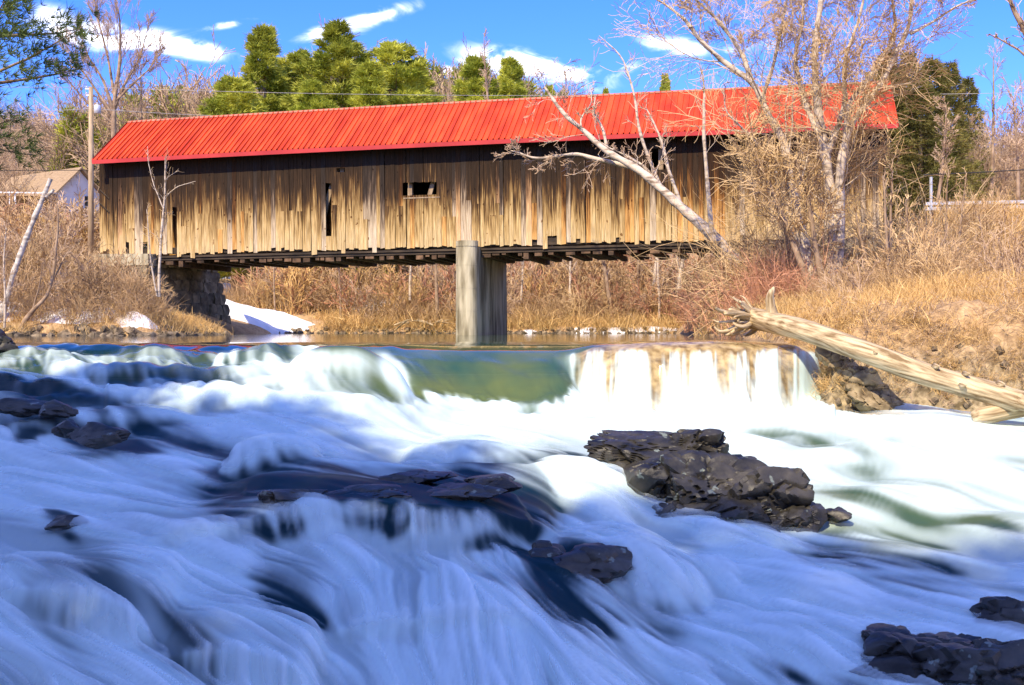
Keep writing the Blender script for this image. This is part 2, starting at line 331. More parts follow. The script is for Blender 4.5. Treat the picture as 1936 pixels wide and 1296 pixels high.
def ground_mat():
    m, t, b = new_mat('ground_litter'); L = t.links
    g = N(t, 'ShaderNodeNewGeometry')
    def noise(scale, det=6):
        n = N(t, 'ShaderNodeTexNoise'); n.inputs['Scale'].default_value = scale; n.inputs['Detail'].default_value = det
        L.new(g.outputs['Position'], n.inputs['Vector']); return n.outputs['Fac']
    n1, n2, n3 = noise(.6), noise(9, 12), noise(.16, 5)
    cr = N(t, 'ShaderNodeValToRGB'); L.new(M(t, 'MULTIPLY_ADD', n2, .6, M(t, 'MULTIPLY', n1, .4)), cr.inputs[0]); e = cr.color_ramp.elements
    e[0].position = .3; e[0].color = (.16, .10, .055, 1); e[1].position = .7; e[1].color = (.64, .46, .25, 1); x = e.new(.5); x.color = (.44, .29, .155, 1)
    a = N(t, 'ShaderNodeAttribute', attribute_name='rock'); rk = N(t, 'ShaderNodeMix', data_type='RGBA'); 
    rc = N(t, 'ShaderNodeValToRGB'); L.new(n2, rc.inputs[0]); rc.color_ramp.elements[0].position = .35; rc.color_ramp.elements[0].color = (.12, .09, .05, 1); rc.color_ramp.elements[1].position = .65; rc.color_ramp.elements[1].color = (.42, .33, .2, 1)
    L.new(a.outputs['Fac'], rk.inputs['Factor']); L.new(cr.outputs[0], rk.inputs['A']); L.new(rc.outputs[0], rk.inputs['B'])
    # lying snow on the far hillside
    s = N(t, 'ShaderNodeAttribute', attribute_name='snowy'); sn = N(t, 'ShaderNodeMix', data_type='RGBA'); sn.inputs['B'].default_value = (.85, .87, .92, 1)
    sm = N(t, 'ShaderNodeMapRange'); sm.inputs['From Min'].default_value = .53; sm.inputs['From Max'].default_value = .57; L.new(M(t, 'MULTIPLY_ADD', n1, .35, M(t, 'MULTIPLY', n3, .65)), sm.inputs['Value'])
    L.new(M(t, 'MULTIPLY', sm.outputs[0], s.outputs['Fac']), sn.inputs['Factor']); L.new(rk.outputs['Result'], sn.inputs['A'])
    L.new(sn.outputs['Result'], b.inputs['Base Color']); b.inputs['Roughness'].default_value = .9; b.inputs['Specular IOR Level'].default_value = .15
    bp = N(t, 'ShaderNodeBump'); bp.inputs['Strength'].default_value = .8; bp.inputs['Distance'].default_value = .05; L.new(n2, bp.inputs['Height']); L.new(bp.outputs[0], b.inputs['Normal'])
    return m
MAT['ground'] = ground_mat()
tm = mk_mesh('ground', np.stack([TXg, TYg, TZ], -1), [grid_faces(len(ty), len(tx))], True)
attr(tm, 'rock', (ss(-TZ, -.25, .5) * (TYg < 26) * (TXg > 0)))
attr(tm, 'snowy', ss(TYg, 63, 72) * (1 - ss(TYg, 150, 260)))
tag(add('ground', tm, MAT['ground']), kind='structure')

# ------------------------------------------------------------------ river: one sheet, pool, lip, falls and rapids
ac = np.concatenate([np.linspace(-.75, -.47, 70, endpoint=False), np.linspace(-.47, .03, 440, endpoint=False), np.linspace(.03, .31, 420, endpoint=False), np.linspace(.31, .47, 130, endpoint=False), np.linspace(.47, .75, 70)])
LP = np.array([(80, 0), (22, 0), (20.6, -.02), (19.6, -.14), (18.6, -.28), (17.5, -.42), (16, -.66), (14.2, -.86), (12.8, -1.0), (11.8, -1.1), (10.8, -1.17), (9.8, -1.23), (9, -1.29), (8.5, -1.35), (8, -1.43), (7.5, -1.53), (7, -1.66), (6.6, -1.78), (5, -2.3), (3, -2.7)])[::-1]
CP = np.array([(80, 0), (23, 0), (21.8, -.02), (20.9, -.06), (20.2, -.13), (19.6, -.28), (19.1, -.55), (18.6, -.86), (18.1, -1.04), (16, -1.08), (13, -1.14), (11.8, -1.19), (11, -1.28), (9.5, -1.34), (9, -1.38), (8.5, -1.44), (8, -1.51), (7.5, -1.60), (7, -1.72), (6.6, -1.83), (5, -2.3), (3, -2.7)])[::-1]
RP = np.array([(80, 0), (22, 0), (20.2, -.01), (19.55, -.035), (19.2, -.11), (18.98, -.30), (18.78, -.68), (18.6, -1.0), (18.4, -1.07), (16, -1.12), (13, -1.25), (11, -1.48), (9.5, -1.66), (9, -1.71), (8, -1.84), (7, -2.02), (6.6, -2.1), (5, -2.5), (3, -2.8)])[::-1]
def prof(Y, K): return np.interp(Y, K[:, 0], K[:, 1])
yy = np.linspace(4.0, 23, 6000)
dens = np.zeros_like(yy)
for K in (LP, CP, RP):
    im = HZ + (ZC - prof(yy, K)) * F / yy
    dens = np.maximum(dens, np.abs(np.gradient(im, yy)))
dens = np.clip(dens, 8, 600) * np.where(yy < 6.1, .25, 1)
cum = np.cumsum(dens); cum = (cum - cum[0]) / (cum[-1] - cum[0])
NR = 520
rowY = np.concatenate([np.interp(np.linspace(0, 1, NR), cum, yy), np.geomspace(23.15, 80, 60)])
nR, nC = len(rowY), len(ac)
WY = np.repeat(rowY[:, None], nC, 1); WX = ac[None, :] * WY
def smooth1(A, n=1):
    for _ in range(n):
        B = A.copy(); B[1:-1] = (A[:-2] + 2 * A[1:-1] + A[2:]) / 4; B[:, 1:-1] = (B[:, :-2] + 2 * B[:, 1:-1] + B[:, 2:]) / 4; A = B
    return A
wob = .25 * vn(WX * .8, WX * 0 + 3.3) + .12 * vn(WX * 2.3, WX * 0 + 8.1)
Yw = WY + wob * ss(WY, 15, 18)
zl_, zc_, zr_ = prof(Yw, LP), prof(Yw, CP), prof(WY - .75 * np.abs(np.clip((WX - 2.95) / 1.95, -1.3, 1.3)) ** 3 + .6 * wob, RP) - .40 * np.abs(np.clip((WX - 2.95) / 1.95, -1.25, 1.25)) ** 3.2 * ss(-WY, -20.3, -19.1)
zr_ = np.maximum(zr_, np.minimum(prof(WY, RP), -1.06))
bl = ss(WX, -2.6, -.7); uu_ = np.clip((WX - 2.95) / 1.95, -1, 1); zr_ = zr_ + (.075 * (1 - uu_ ** 2) + .03 * vn(WX * 2.1, WY * 0 + 6.2)) * ss(WY, 18.9, 19.4) * (1 - ss(WY, 19.9, 21.2)) * (np.abs(uu_) < 1)
zl_ = zl_ + .11 * fbm(WX * 1.3 + 2, WY * .7, 3) * ss(WY, 18.2, 19) * (1 - ss(WY, 20.2, 21.6)); nr_ = 1 - ss(WY, 9.5, 11); br = ss(WX, .70 - .45 * nr_, 1.45 - .35 * nr_)
WZ = zl_ * (1 - bl) + zc_ * bl
WZ = np.where(WY > 14, WZ * (1 - br) + zr_ * br, WZ * (1 - br) + zr_ * br)
def dome(px, py, z, sx, sy_back, sy_front, drop, edge=.18, pw=2.0, skew=0.0):
    """a submerged rock the water pours over: flat-ish top, steep front of the given drop"""
    c = PZ(px, py, z); dx = (WX - c[0]) / sx; dy = WY - c[1] + skew * (WX - c[0])
    top = z - .5 * drop * np.abs(dx) ** pw - 1.2 * np.clip(np.abs(dx) - .9, 0, 9) ** 2 - np.where(dy > 0, (dy / sy_back) ** 2 * .25 * drop, 0)
    fr = ss(-dy, sy_front * .15, sy_front)
    return np.where(np.abs(dx) < 3, top - fr * drop - 1.5 * np.clip(-dy - sy_front * .8, 0, 9), -9)
feats = [
    dome(652, 655, -.01, .85, .9, 1.0, .85, pw=2.4),                 # plume rock
    dome(215, 772, -.70, 1.15, .8, 1.0, .42, skew=-.25),             # dark veil rock, left
    dome(30, 745, -.60, .55, .5, .8, .5),
    dome(515, 830, -.84, .42, .35, .5, .22),                         # small sunlit pour-over
    dome(920, 838, -.98, .85, .7, .9, .16),
    dome(1080, 885, -1.10, .62, .8, .42, .40, pw=3),                 # veil beside the big rock
    dome(1110, 1008, -1.33, .80, .6, .75, .34, pw=2.6, skew=.10),   # lower dark rock
    dome(1270, 1040, -1.50, .45, .4, .7, .24, skew=.3), dome(820, 1085, -1.42, .6, .6, .9, .12), dome(1480, 1110, -1.70, .5, .4, .6, .12), dome(1640, 1075, -1.66, .5, .3, .5, .10),
    dome(170, 1040, -1.27, .6, .5, .8, .12, skew=.5), dome(470, 1150, -1.49, .45, .4, .7, .12, skew=.5),
    dome(1860, 1125, -1.72, .55, .5, .7, .3),
    dome(350, 965, -1.19, .7, .6, 1.1, .14, skew=.5),
]
# flat dark shelf in the middle
sc_ = PZ(700, 915, -1.05)
shx = (WX - sc_[0]) / 1.28
fe = 9.02 + .10 * np.sin(WX * 3.1) + .16 * np.clip(WX + 1.2, -2, 1.5) + .12 * vn(WX * 2.7, WX * 0 + 1.1)
shelf = np.where(WY > fe, -1.0 - .045 * (11.2 - WY), -1.1 - 1.3 * (fe - WY)) - .10 * np.abs(shx) ** 4 - 2 * np.clip(np.abs(shx) - 1.1, 0, 9) ** 2
feats.append(np.where((np.abs(shx) < 2.4) & (WY < 11.6), shelf, -9))
for fz in feats:
    WZ = np.where(fz > -5, smax(fz, WZ, .05), WZ)
WZ = WZ - 1.2 * ss(d_right(WX, WY), .30, .8) * (WX > 3.5) * (WY < 24)
rap = ss(-WZ, .02, .35) * (1 - ss(WY, 20.0, 20.9))                 # 0 in the pool, 1 in the rapids
PXv = 968 + F * WX / WY
PYv = HZ + (ZC - WZ) * F / WY
# standing waves and broad undulation
WZ = WZ + rap * (.10 * fbm(WX * 1.1 + .6 * WY, WY * .8, 2) + .03 * fbm(WX * 3.2 + 1.5 * WY, WY * 2.3, 2))
wv = np.exp(-((WX - 4.2) / 2.2) ** 2) * ss(WY, 9, 11) * (1 - ss(WY, 16.5, 17.8))
WZ = WZ + wv * .09 * np.sin(WX * 1.9 + WY * 2.3) + wv * .05 * np.sin(WX * -2.2 + WY * 3.4 + 1)
lw = (1 - ss(WX, -3.5, -1.2)) * ss(WY, 14, 15.5) * (1 - ss(WY, 19.3, 20.3))
WZ = WZ + lw * (.09 * np.sin(WX * 1.25 + WY * 3.6 + .8 * np.sin(WX * .9)) + .13 * fbm(WX * 1.4, WY * 2.6 + 4, 3) + .10 * (np.abs(fbm(WX * 2.6 + WY, WY * 4.2, 3)) - .15))
# boil lines at the foot of the falls
bo = np.exp(-((PYv - np.interp(PXv, [300, 500, 700, 900, 1100, 1560], [745, 760, 765, 765, 785, 790])) / 22.0) ** 2) * (PXv > 200) * (PXv < 1580)
WZ = WZ + bo * rap * (.05 + .16 * np.abs(fbm(WX * 2.6, WY * 2.6 + 2, 4)))
# flow lines
HP_ = WZ - smooth1(WZ, 40); HP_ = np.clip(HP_ / (.6 * HP_[rap > .5].std() + 1e-6), -2, 2)
Zs = smooth1(WZ, 6)
dZdj = np.gradient(Zs, axis=0); dYdj = np.gradient(rowY)[:, None]
dZdi = np.gradient(Zs, axis=1); dadi = np.gradient(ac)[None, :]
gY = dZdj / dYdj - (ac[None, :] / WY) * (dZdi / dadi); gX = dZdi / (dadi * WY)
lf = 1 - ss(PXv, 450, 800); rt = ss(PXv, 950, 1250)
side = lf * np.interp(PYv, [640, 720, 800, 900, 1000, 1296], [.5, .9, 1.1, 1.4, 1.7, 1.5]) + rt * np.interp(PYv, [640, 780, 800, 900, 1000, 1296], [0, .1, 1.3, 1.5, 1.2, .9]) + (1 - lf - rt).clip(0, 1) * np.interp(PYv, [640, 760, 860, 950, 1000, 1296], [.15, .5, .9, .8, .25, .25])
side = side * (1 - .9 * ((WX > .9) & (WX < 5.6) & (WY > 18.3)))
vx = side - 1.5 * gX; vy = -1.0 - 1.3 * gY
vi = (vx - ac[None, :] * vy) / WY / dadi; vj = vy / dYdj
vl = np.sqrt(vi * vi + vj * vj) + 1e-6; vi = (vi / vl).astype(np.float32); vj = (vj / vl).astype(np.float32)
def lic(noise, steps, st=1.0):
    acc = noise.astype(np.float32).copy(); wsum = 1.0
    for sg in (1, -1):
        ci = np.repeat(np.arange(nC, dtype=np.float32)[None, :], nR, 0); cj = np.repeat(np.arange(nR, dtype=np.float32)[:, None], nC, 1)
        for k in range(steps):
            ii = np.clip(np.rint(ci), 0, nC - 1).astype(np.int32); jj = np.clip(np.rint(cj), 0, nR - 1).astype(np.int32)
            fl = jj * nC + ii
            ci += sg * st * vi.ravel()[fl]; cj += sg * st * vj.ravel()[fl]
            ii = np.clip(np.rint(ci), 0, nC - 1).astype(np.int32); jj = np.clip(np.rint(cj), 0, nR - 1).astype(np.int32)
            w = 1 - k / (steps + 1); acc += w * noise.ravel()[jj * nC + ii]; 
            if sg == 1: wsum += 2 * w
    return acc / wsum
def norm(A): return (A - A.mean()) / (A.std() + 1e-9)
n1 = smooth1(rng.standard_normal((nR, nC)), 1)
n2 = np.kron(rng.standard_normal((nR // 6 + 2, nC // 6 + 2)), np.ones((6, 6)))[:nR, :nC]; n2 = smooth1(n2, 6)
n3 = np.kron(rng.standard_normal((nR // 22 + 2, nC // 22 + 2)), np.ones((22, 22)))[:nR, :nC]; n3 = smooth1(n3, 60)
L1 = norm(smooth1(lic(n1, 34), 1)); L2 = norm(smooth1(lic(n2, 55), 2)); L3 = norm(smooth1(lic(n3, 60, 1.5), 4))
# foam: how white the water is
foam = rap * np.interp(PYv, [640, 670, 700, 760, 800, 900, 1000, 1296], [.0, .42, .58, .74, .84, .84, .86, .86])
PXw = PXv + 15 * L3 + 5 * L2; PYw = PYv + 7 * L3 + 5 * L2
def blobs(px, py, rx, ry, tilt=0.0):
    c, s = math.cos(tilt), math.sin(tilt); dx = PXw - px; dy = PYw - py
    return np.exp(-(((dx * c + dy * s) / rx) ** 2 + ((dy * c - dx * s) / ry) ** 2) ** 2.2)
def setf(m, v):
    global foam
    foam = foam * (1 - m) + v * m
for (px, py, rx, ry, ti, v) in [
    (930, 700, 190, 62, .1, .0), (830, 735, 70, 40, 0, .05), (1020, 735, 75, 42, 0, .0), (900, 655, 300, 14, 0, .0),     # green chute
    (250, 668, 300, 14, 0, .22), (330, 700, 120, 14, .05, .25), (90, 690, 90, 12, 0, .3), (470, 705, 90, 30, .3, .35),
    (610, 700, 90, 50, -.2, .62), (690, 730, 55, 45, .5, .45), (745, 712, 22, 60, -.45, .95), (650, 655, 75, 12, 0, .9),
    (90, 750, 170, 20, .15, .03), (50, 775, 90, 18, .1, .03), (280, 815, 170, 30, .22, .38), (160, 828, 60, 32, .4, .03), (240, 850, 80, 16, .2, .05), (360, 845, 90, 14, .1, .25), (60, 830, 26, 34, 0, .1), (25, 790, 40, 40, 0, .3),
    (230, 722, 260, 12, .05, .8),
    (520, 850, 60, 18, 0, .55),
    (700, 908, 300, 40, .02, .07), (500, 905, 110, 28, .05, .16), (850, 930, 170, 42, .1, .02), (620, 935, 120, 24, 0, .03), (640, 890, 160, 10, .05, .35), (930, 870, 120, 14, .2, .3),
    (660, 985, 190, 20, -.04, .52), (1010, 880, 70, 40, -.6, .30), (1000, 920, 45, 30, 0, .25),
    (1060, 1052, 150, 46, .08, .02), (930, 1060, 60, 45, .6, .12), (1100, 1130, 190, 45, .25, .58), (1260, 1130, 90, 55, .4, .5),
    (545, 1105, 80, 45, .45, .28), (470, 960, 110, 26, .3, .45), (350, 1130, 70, 150, -.5, .66), (150, 1100, 120, 80, .6, .68), (250, 1230, 200, 60, .5, .68),
    (1650, 1025, 160, 24, .15, .25), (1600, 1055, 170, 18, .05, .45), (1640, 1100, 150, 14, 0, .45), (1800, 1150, 150, 30, .3, .55), (1600, 1260, 180, 35, .2, .4),
    (1750, 870, 220, 30, .15, .78), (1650, 1000, 120, 20, .1, .3),
    (1000, 800, 300, 25, .03, .95), (870, 770, 120, 25, 0, 1.0), (1150, 790, 150, 15, 0, 1.0), (1780, 930, 320, 70, .1, .80), (1620, 860, 170, 18, .28, .50), (1800, 845, 170, 14, .1, .56), (1700, 955, 200, 20, .22, .50), (1500, 820, 110, 10, .2, .6), (820, 1200, 190, 90, 0, .92),
    (120, 985, 40, 14, .2, .12),
    (700, 1012, 230, 15, -.06, .97), (1110, 992, 170, 15, -.02, .95), (820, 1060, 170, 30, .05, .92),
]:
    setf(blobs(px, py, rx, ry, ti), v)
# right-hand fall: strands over golden rock
fallm = ss(WX, .9, 1.3) * (1 - ss(WX, 5.3, 5.8)) * ss(PYv, 650, 668) * (1 - ss(PYv, 785, 800)) * (WY > 17.5) * (WY < 20)
fr = np.interp(PYv, [655, 680, 720, 785], [.34, .58, .78, .95])
foam = foam * (1 - fallm) + fr * fallm
amp = rap * (.05 + .36 * np.clip(1.02 - foam, 0, 1)) * ss(foam, .03, .40)
amp = amp * (1 - fallm) + .30 * fallm
fo = foam + rap * .11 * HP_ * ss(foam, .12, .45) + (.035 * rap * ss(foam, .2, .5) + amp * .42) * (1 - .55 * ss(PYv, 1020, 1120)) * L1 + amp * .50 * L2 + rap * .20 * L3 * ss(foam, .05, .4) + rap * ss(PYv, 850, 1000) * ss(foam, .3, .6) * (.08 * L2 + .15 * L3 + .015 * L1 - .05)
colv = norm(sum(a_ * np.interp(np.arange(nC), np.sort(rng.uniform(0, nC, nC // k_)), rng.standard_normal(nC // k_)) for k_, a_ in ((3, .9), (6, .7), (14, .3))))[None, :]
colw = norm(np.interp(np.arange(nC), np.sort(rng.uniform(0, nC, nC // 5)), rng.standard_normal(nC // 5)))[None, :]
ff = np.interp(PYv + 13 * colw, [650, 668, 700, 740, 785], [.10, .38, .58, .73, .90]) + .30 * colv * np.interp(PYv, [655, 720, 785], [1, .9, .4]) + .10 * L1
fo = fo * (1 - fallm) + ff * fallm
fo = np.maximum(fo, (foam * ss(foam, .55, .85) * .66) * (1 - fallm))
fo = np.clip(fo, 0, 1) * np.clip(rap * 3, 0, 1)
fo = smooth1(fo, 1)
WZ = WZ + rap * (.0025 * L1 + .010 * L2 + .034 * L3) * np.clip(WY / 12, .5, 1.3) * np.where(foam < .2, .5, 1)
WZ = WZ + fallm * .01 * colv
WZ = smooth1(WZ, 1)
olive = ss(PXv, 560, 640) * (1 - ss(PXv, 1090, 1150)) * (1 - ss(PYv, 775, 800))
olive = np.maximum(olive, .5 * blobs(1660, 1010, 180, 30, .1)); olive = np.maximum(olive, .5 * ss(PYv, 660, 680) * (1 - ss(PYv, 705, 730)) * (PXv < 560))
olive = np.maximum(olive, ss(PXv, 1250, 1450) * ss(PYv, 790, 810) * (1 - ss(PYv, 985, 1030)))
gold = np.maximum(fallm, ss(WX, 1.2, 1.9) * ss(PYv, 634, 645) * (WY > 18) * (WY < 24))
def water_mat():
    m, t, b = new_mat('river_water'); L = t.links
    A = lambda n: N(t, 'ShaderNodeAttribute', attribute_name=n).outputs['Fac']
    g = N(t, 'ShaderNodeNewGeometry')
    n = N(t, 'ShaderNodeTexNoise'); n.inputs['Scale'].default_value = .9; n.inputs['Detail'].default_value = 3; L.new(g.outputs['Position'], n.inputs['Vector'])
    c1 = N(t, 'ShaderNodeMix', data_type='RGBA'); c1.inputs['A'].default_value = (.006, .026, .036, 1); L.new(A('olive'), c1.inputs['Factor'])
    oc = N(t, 'ShaderNodeMix', data_type='RGBA'); oc.inputs['A'].default_value = (.030, .075, .055, 1); oc.inputs['B'].default_value = (.11, .135, .045, 1); 
    rr = N(t, 'ShaderNodeMapRange'); rr.inputs['From Min'].default_value = .3; rr.inputs['From Max'].default_value = .75; L.new(n.outputs['Fac'], rr.inputs['Value']); L.new(rr.outputs[0], oc.inputs['Factor'])
    L.new(oc.outputs['Result'], c1.inputs['B'])
    c2 = N(t, 'ShaderNodeMix', data_type='RGBA'); L.new(A('gold'), c2.inputs['Factor']); L.new(c1.outputs['Result'], c2.inputs['A'])
    gc = N(t, 'ShaderNodeMix', data_type='RGBA'); gc.inputs['A'].default_value = (.16, .10, .035, 1); gc.inputs['B'].default_value = (.50, .37, .17, 1)
    n4 = N(t, 'ShaderNodeTexNoise'); n4.inputs['Scale'].default_value = 6; n4.inputs['Detail'].default_value = 5; L.new(g.outputs['Position'], n4.inputs['Vector'])
    r4 = N(t, 'ShaderNodeMapRange'); r4.inputs['From Min'].default_value = .35; r4.inputs['From Max'].default_value = .65; L.new(n4.outputs['Fac'], r4.inputs['Value']); L.new(r4.outputs[0], gc.inputs['Factor'])
    L.new(gc.outputs['Result'], c2.inputs['B'])
    L.new(c2.outputs['Result'], b.inputs['Base Color']); L.new(M(t, 'MULTIPLY_ADD', A('rapid'), .42, .06), b.inputs['Roughness']); b.inputs['IOR'].default_value = 1.33; L.new(M(t, 'MULTIPLY_ADD', A('rapid'), -.40, .5), b.inputs['Specular IOR Level'])
    # small ripples on the clear water
    mpn = N(t, 'ShaderNodeMapping'); mpn.inputs['Scale'].default_value = (1.2, .5, 1); L.new(g.outputs['Position'], mpn.inputs[0])
    nb = N(t, 'ShaderNodeTexNoise'); nb.inputs['Scale'].default_value = 2.2; nb.inputs['Detail'].default_value = 4; L.new(mpn.outputs[0], nb.inputs['Vector'])
    bp = N(t, 'ShaderNodeBump'); bp.inputs['Strength'].default_value = .12; bp.inputs['Distance'].default_value = .02; L.new(nb.outputs['Fac'], bp.inputs['Height']); L.new(bp.outputs[0], b.inputs['Normal'])
    fb = N(t, 'ShaderNodeBsdfPrincipled'); fb.inputs['Base Color'].default_value = (.71, .88, .86, 1); fb.inputs['Roughness'].default_value = .55; fb.inputs['Specular IOR Level'].default_value = .25
    tr = N(t, 'ShaderNodeBsdfTranslucent'); tr.inputs['Color'].default_value = (.66, .88, .86, 1)
    fm = N(t, 'ShaderNodeMixShader'); fm.inputs[0].default_value = .18; L.new(fb.outputs[0], fm.inputs[1]); L.new(tr.outputs[0], fm.inputs[2])
    mx = N(t, 'ShaderNodeMixShader'); f2 = N(t, 'ShaderNodeMapRange', interpolation_type='SMOOTHSTEP'); L.new(A('foam'), f2.inputs['Value']); f2.inputs['From Min'].default_value = .05; f2.inputs['From Max'].default_value = .95
    L.new(f2.outputs[0], mx.inputs[0]); L.new(b.outputs[0], mx.inputs[1]); L.new(fm.outputs[0], mx.inputs[2])
    L.new(mx.outputs[0], t.nodes['Material Output'].inputs[0])
    return m
MAT['water'] = water_mat()
wm = mk_mesh('river', np.stack([WX, WY, WZ], -1), [grid_faces(nR, nC)], True)
attr(wm, 'foam', fo); attr(wm, 'olive', olive); attr(wm, 'gold', gold); attr(wm, 'rapid', ss(-WZ, .15, .8))
tag(add('river', wm, MAT['water']), kind='structure')

# thin mist and torn foam hanging just over the rapids
st_ = 2
vr = np.arange(0, NR, st_); vc = np.arange(60, nC - 60, st_)
n4_ = smooth1(np.kron(rng.standard_normal((nR // 4 + 2, nC // 4 + 2)), np.ones((4, 4)))[:nR, :nC], 3)
L4 = norm(smooth1(lic(n4_, 40), 1))
va = np.clip(.30 * foam + .15 * L4 + .08 * L1 + .14 * L3 + .10 * HP_ - .05, 0, .70) * ss(foam, .10, .55) * ss(rap, .3, .8) * (1 - .85 * fallm) * (1 - .75 * olive)
va = va * ss(WY, 5.2, 6.2)
VZ = smooth1(WZ, 10) + .035 + .006 * L4 + .03 * np.clip(WY / 14, .4, 1.2) * ss(va, .1, .5)
def veil_mat():
    m, t, b = new_mat('foam_veil'); L = t.links
    a = N(t, 'ShaderNodeAttribute', attribute_name='veil').outputs['Fac']
    b.inputs['Base Color'].default_value = (.81, .93, .92, 1); b.inputs['Roughness'].default_value = .8; b.inputs['Specular IOR Level'].default_value = .1
    tp = N(t, 'ShaderNodeBsdfTransparent'); mx = N(t, 'ShaderNodeMixShader'); L.new(a, mx.inputs[0]); L.new(tp.outputs[0], mx.inputs[1]); L.new(b.outputs[0], mx.inputs[2])
    L.new(mx.outputs[0], t.nodes['Material Output'].inputs[0]); return m
MAT['veil'] = veil_mat()
ix_ = np.ix_(vr, vc)
vm = mk_mesh('foam_veil', np.stack([WX[ix_], WY[ix_], VZ[ix_]], -1), [grid_faces(len(vr), len(vc))], True)
attr(vm, 'veil', va[ix_])
tag(add('foam_veil', vm, MAT['veil']), 'torn white foam and mist drifting over the rapids', 'foam', kind='stuff')

# ------------------------------------------------------------------ covered bridge (local frame: x along, y across away from the camera, z up)
bridge = empty('covered_bridge', (BX, BY, BZ), 'long weathered plank covered bridge with a bright red ribbed metal roof', 'bridge', rot=(0, -BG, TH))
HS, OV, WID, RH = 4.1, 0.54, 4.7, 2.0855
S0, S1 = -17.61, 14.2
def camber(s): return 0.085 * (1 - (s / 16.5) ** 2)
def s_at(px, w=0.0):
    # position along the bridge seen at photo column px, on the line w across
    k = (px - 968) / F; c, sn = math.cos(TH), math.sin(TH)
    x0, y0 = BX - sn * w, BY + c * w
    return (k * y0 - x0) / (c - k * sn)
def z_at(px, py, w=0.0):
    s = s_at(px, w); Y = BY + math.cos(TH) * w + math.sin(TH) * s
    return ZC + (HZ - py) / F * Y - (BZ + BG * s)
OPEN = [(767, 830, 345, 373), (618, 631, 347, 450), (641, 655, 318, 329), (1040, 1056, 446, 470), (1232, 1258, 266, 325), (327, 333, 392, 480), (238, 247, 458, 486), (275, 281, 458, 484)]
OPN = []
for a, b_, t, d in OPEN: OPN.append((s_at(a), s_at(b_), z_at((a + b_) / 2, d), z_at((a + b_) / 2, t)))
br = random.Random(11)
def board(s0, s1, z0, z1, y, lean=0.0, proud=0.0, name='siding_board'):
    th = .024; m = MB(); c0 = camber((s0 + s1) / 2)
    t = br.uniform(-.004, .004) + lean; cut_ = br.uniform(-.02, .02)
    y -= proud; wz = br.uniform(-.006, .006)
    m.hexa([[s0 + t, y - th + wz, z0 + cut_], [s1 + t, y - th, z0 - cut_], [s1 + t, y, z0 - cut_], [s0 + t, y, z0 + cut_],
            [s0, y - th, z1 + c0], [s1, y - th + wz, z1 + c0], [s1, y, z1 + c0], [s0, y, z1 + c0]])
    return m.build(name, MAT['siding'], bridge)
s = S0 + .16
while s < S1:
    wd = br.choice([.15, .18, .19, .20, .22, .24]); s1 = min(s + wd, S1)
    gap = br.choice([.003, .005, .008, .012, .03 if br.random() < .35 else .006])
    mid = (s + s1) / 2; y = br.uniform(-.018, .0)
    zb = camber(mid) * .6 + br.uniform(-.05, .05)
    if br.random() < .06: zb -= .14
    if br.random() < .07: zb += .16
    op = [o for o in OPN if o[0] - .02 < mid < o[1] + .02]
    lean = br.uniform(-.012, .012) if br.random() < .3 else 0
    if op:
        a, b_, z0, z1 = op[0]
        if z1 < HS - .1: board(s, s1 - gap, z1 + br.uniform(-.01, .01), HS + .12, y, 0)
        if z0 > zb + .1: board(s, s1 - gap, zb, z0, y, lean)
    elif br.random() < .27:
        zj = br.choice([1.55, 1.62, 1.58, 1.1, .9, 1.75]) + br.uniform(-.02, .02)
        board(s, s1 - gap, zj, HS + .12, y)
        board(s + br.uniform(-.01, .01), s1 - gap, zb, zj + .05, y, lean, proud=.022)
    else:
        board(s, s1 - gap, zb, HS + .12, y, lean)
    s = s1
# corner boards, the shadowed return at the near-left end
m = MB(); m.box(S0 - .03, S0 + .13, -.05, .10, -.05, HS + .05); m.build('corner_post', MAT['siding'], bridge)
s = S0 - .62
while s < S0 - .05:
    m = MB(); m.box(s, s + .145, .16, .185, .25 + br.uniform(-.1, .1), HS + .05); m.build('siding_board', MAT['siding'], bridge); s += .15
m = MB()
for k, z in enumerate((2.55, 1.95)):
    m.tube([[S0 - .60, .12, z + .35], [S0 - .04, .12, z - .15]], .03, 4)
m.build('shadow_line', MAT['beam'], bridge)  # dark diagonal bars standing in for shadow lines across the return
# window sill
for (a, b_, z0, z1) in OPN[:1]:
    m = MB(); m.box(a - .06, b_ + .06, -.045, .03, z0 - .05, z0 - .005); m.build('window_sill', MAT['timber'], bridge)
# truss inside: posts and braces show through the openings
k = 0; s = S0 + .3
while s < S1 - .3:
    m = MB(); m.box(s - .09, s + .09, .16, .34, -.1, HS - .1); m.build('truss_post', MAT['timber'], bridge)
    d = 1 if s < -1.7 else -1
    m = MB(); m.hexa([[s + .1, .18, 0 if d > 0 else 3.6], [s + .28, .18, 0 if d > 0 else 3.6], [s + .28, .32, 0 if d > 0 else 3.6], [s + .1, .32, 0 if d > 0 else 3.6],
                      [s + 1.15, .18, 3.6 if d > 0 else 0], [s + 1.33, .18, 3.6 if d > 0 else 0], [s + 1.33, .32, 3.6 if d > 0 else 0], [s + 1.15, .32, 3.6 if d > 0 else 0]])
    m.build('truss_brace', MAT['timber'], bridge); s += 1.45
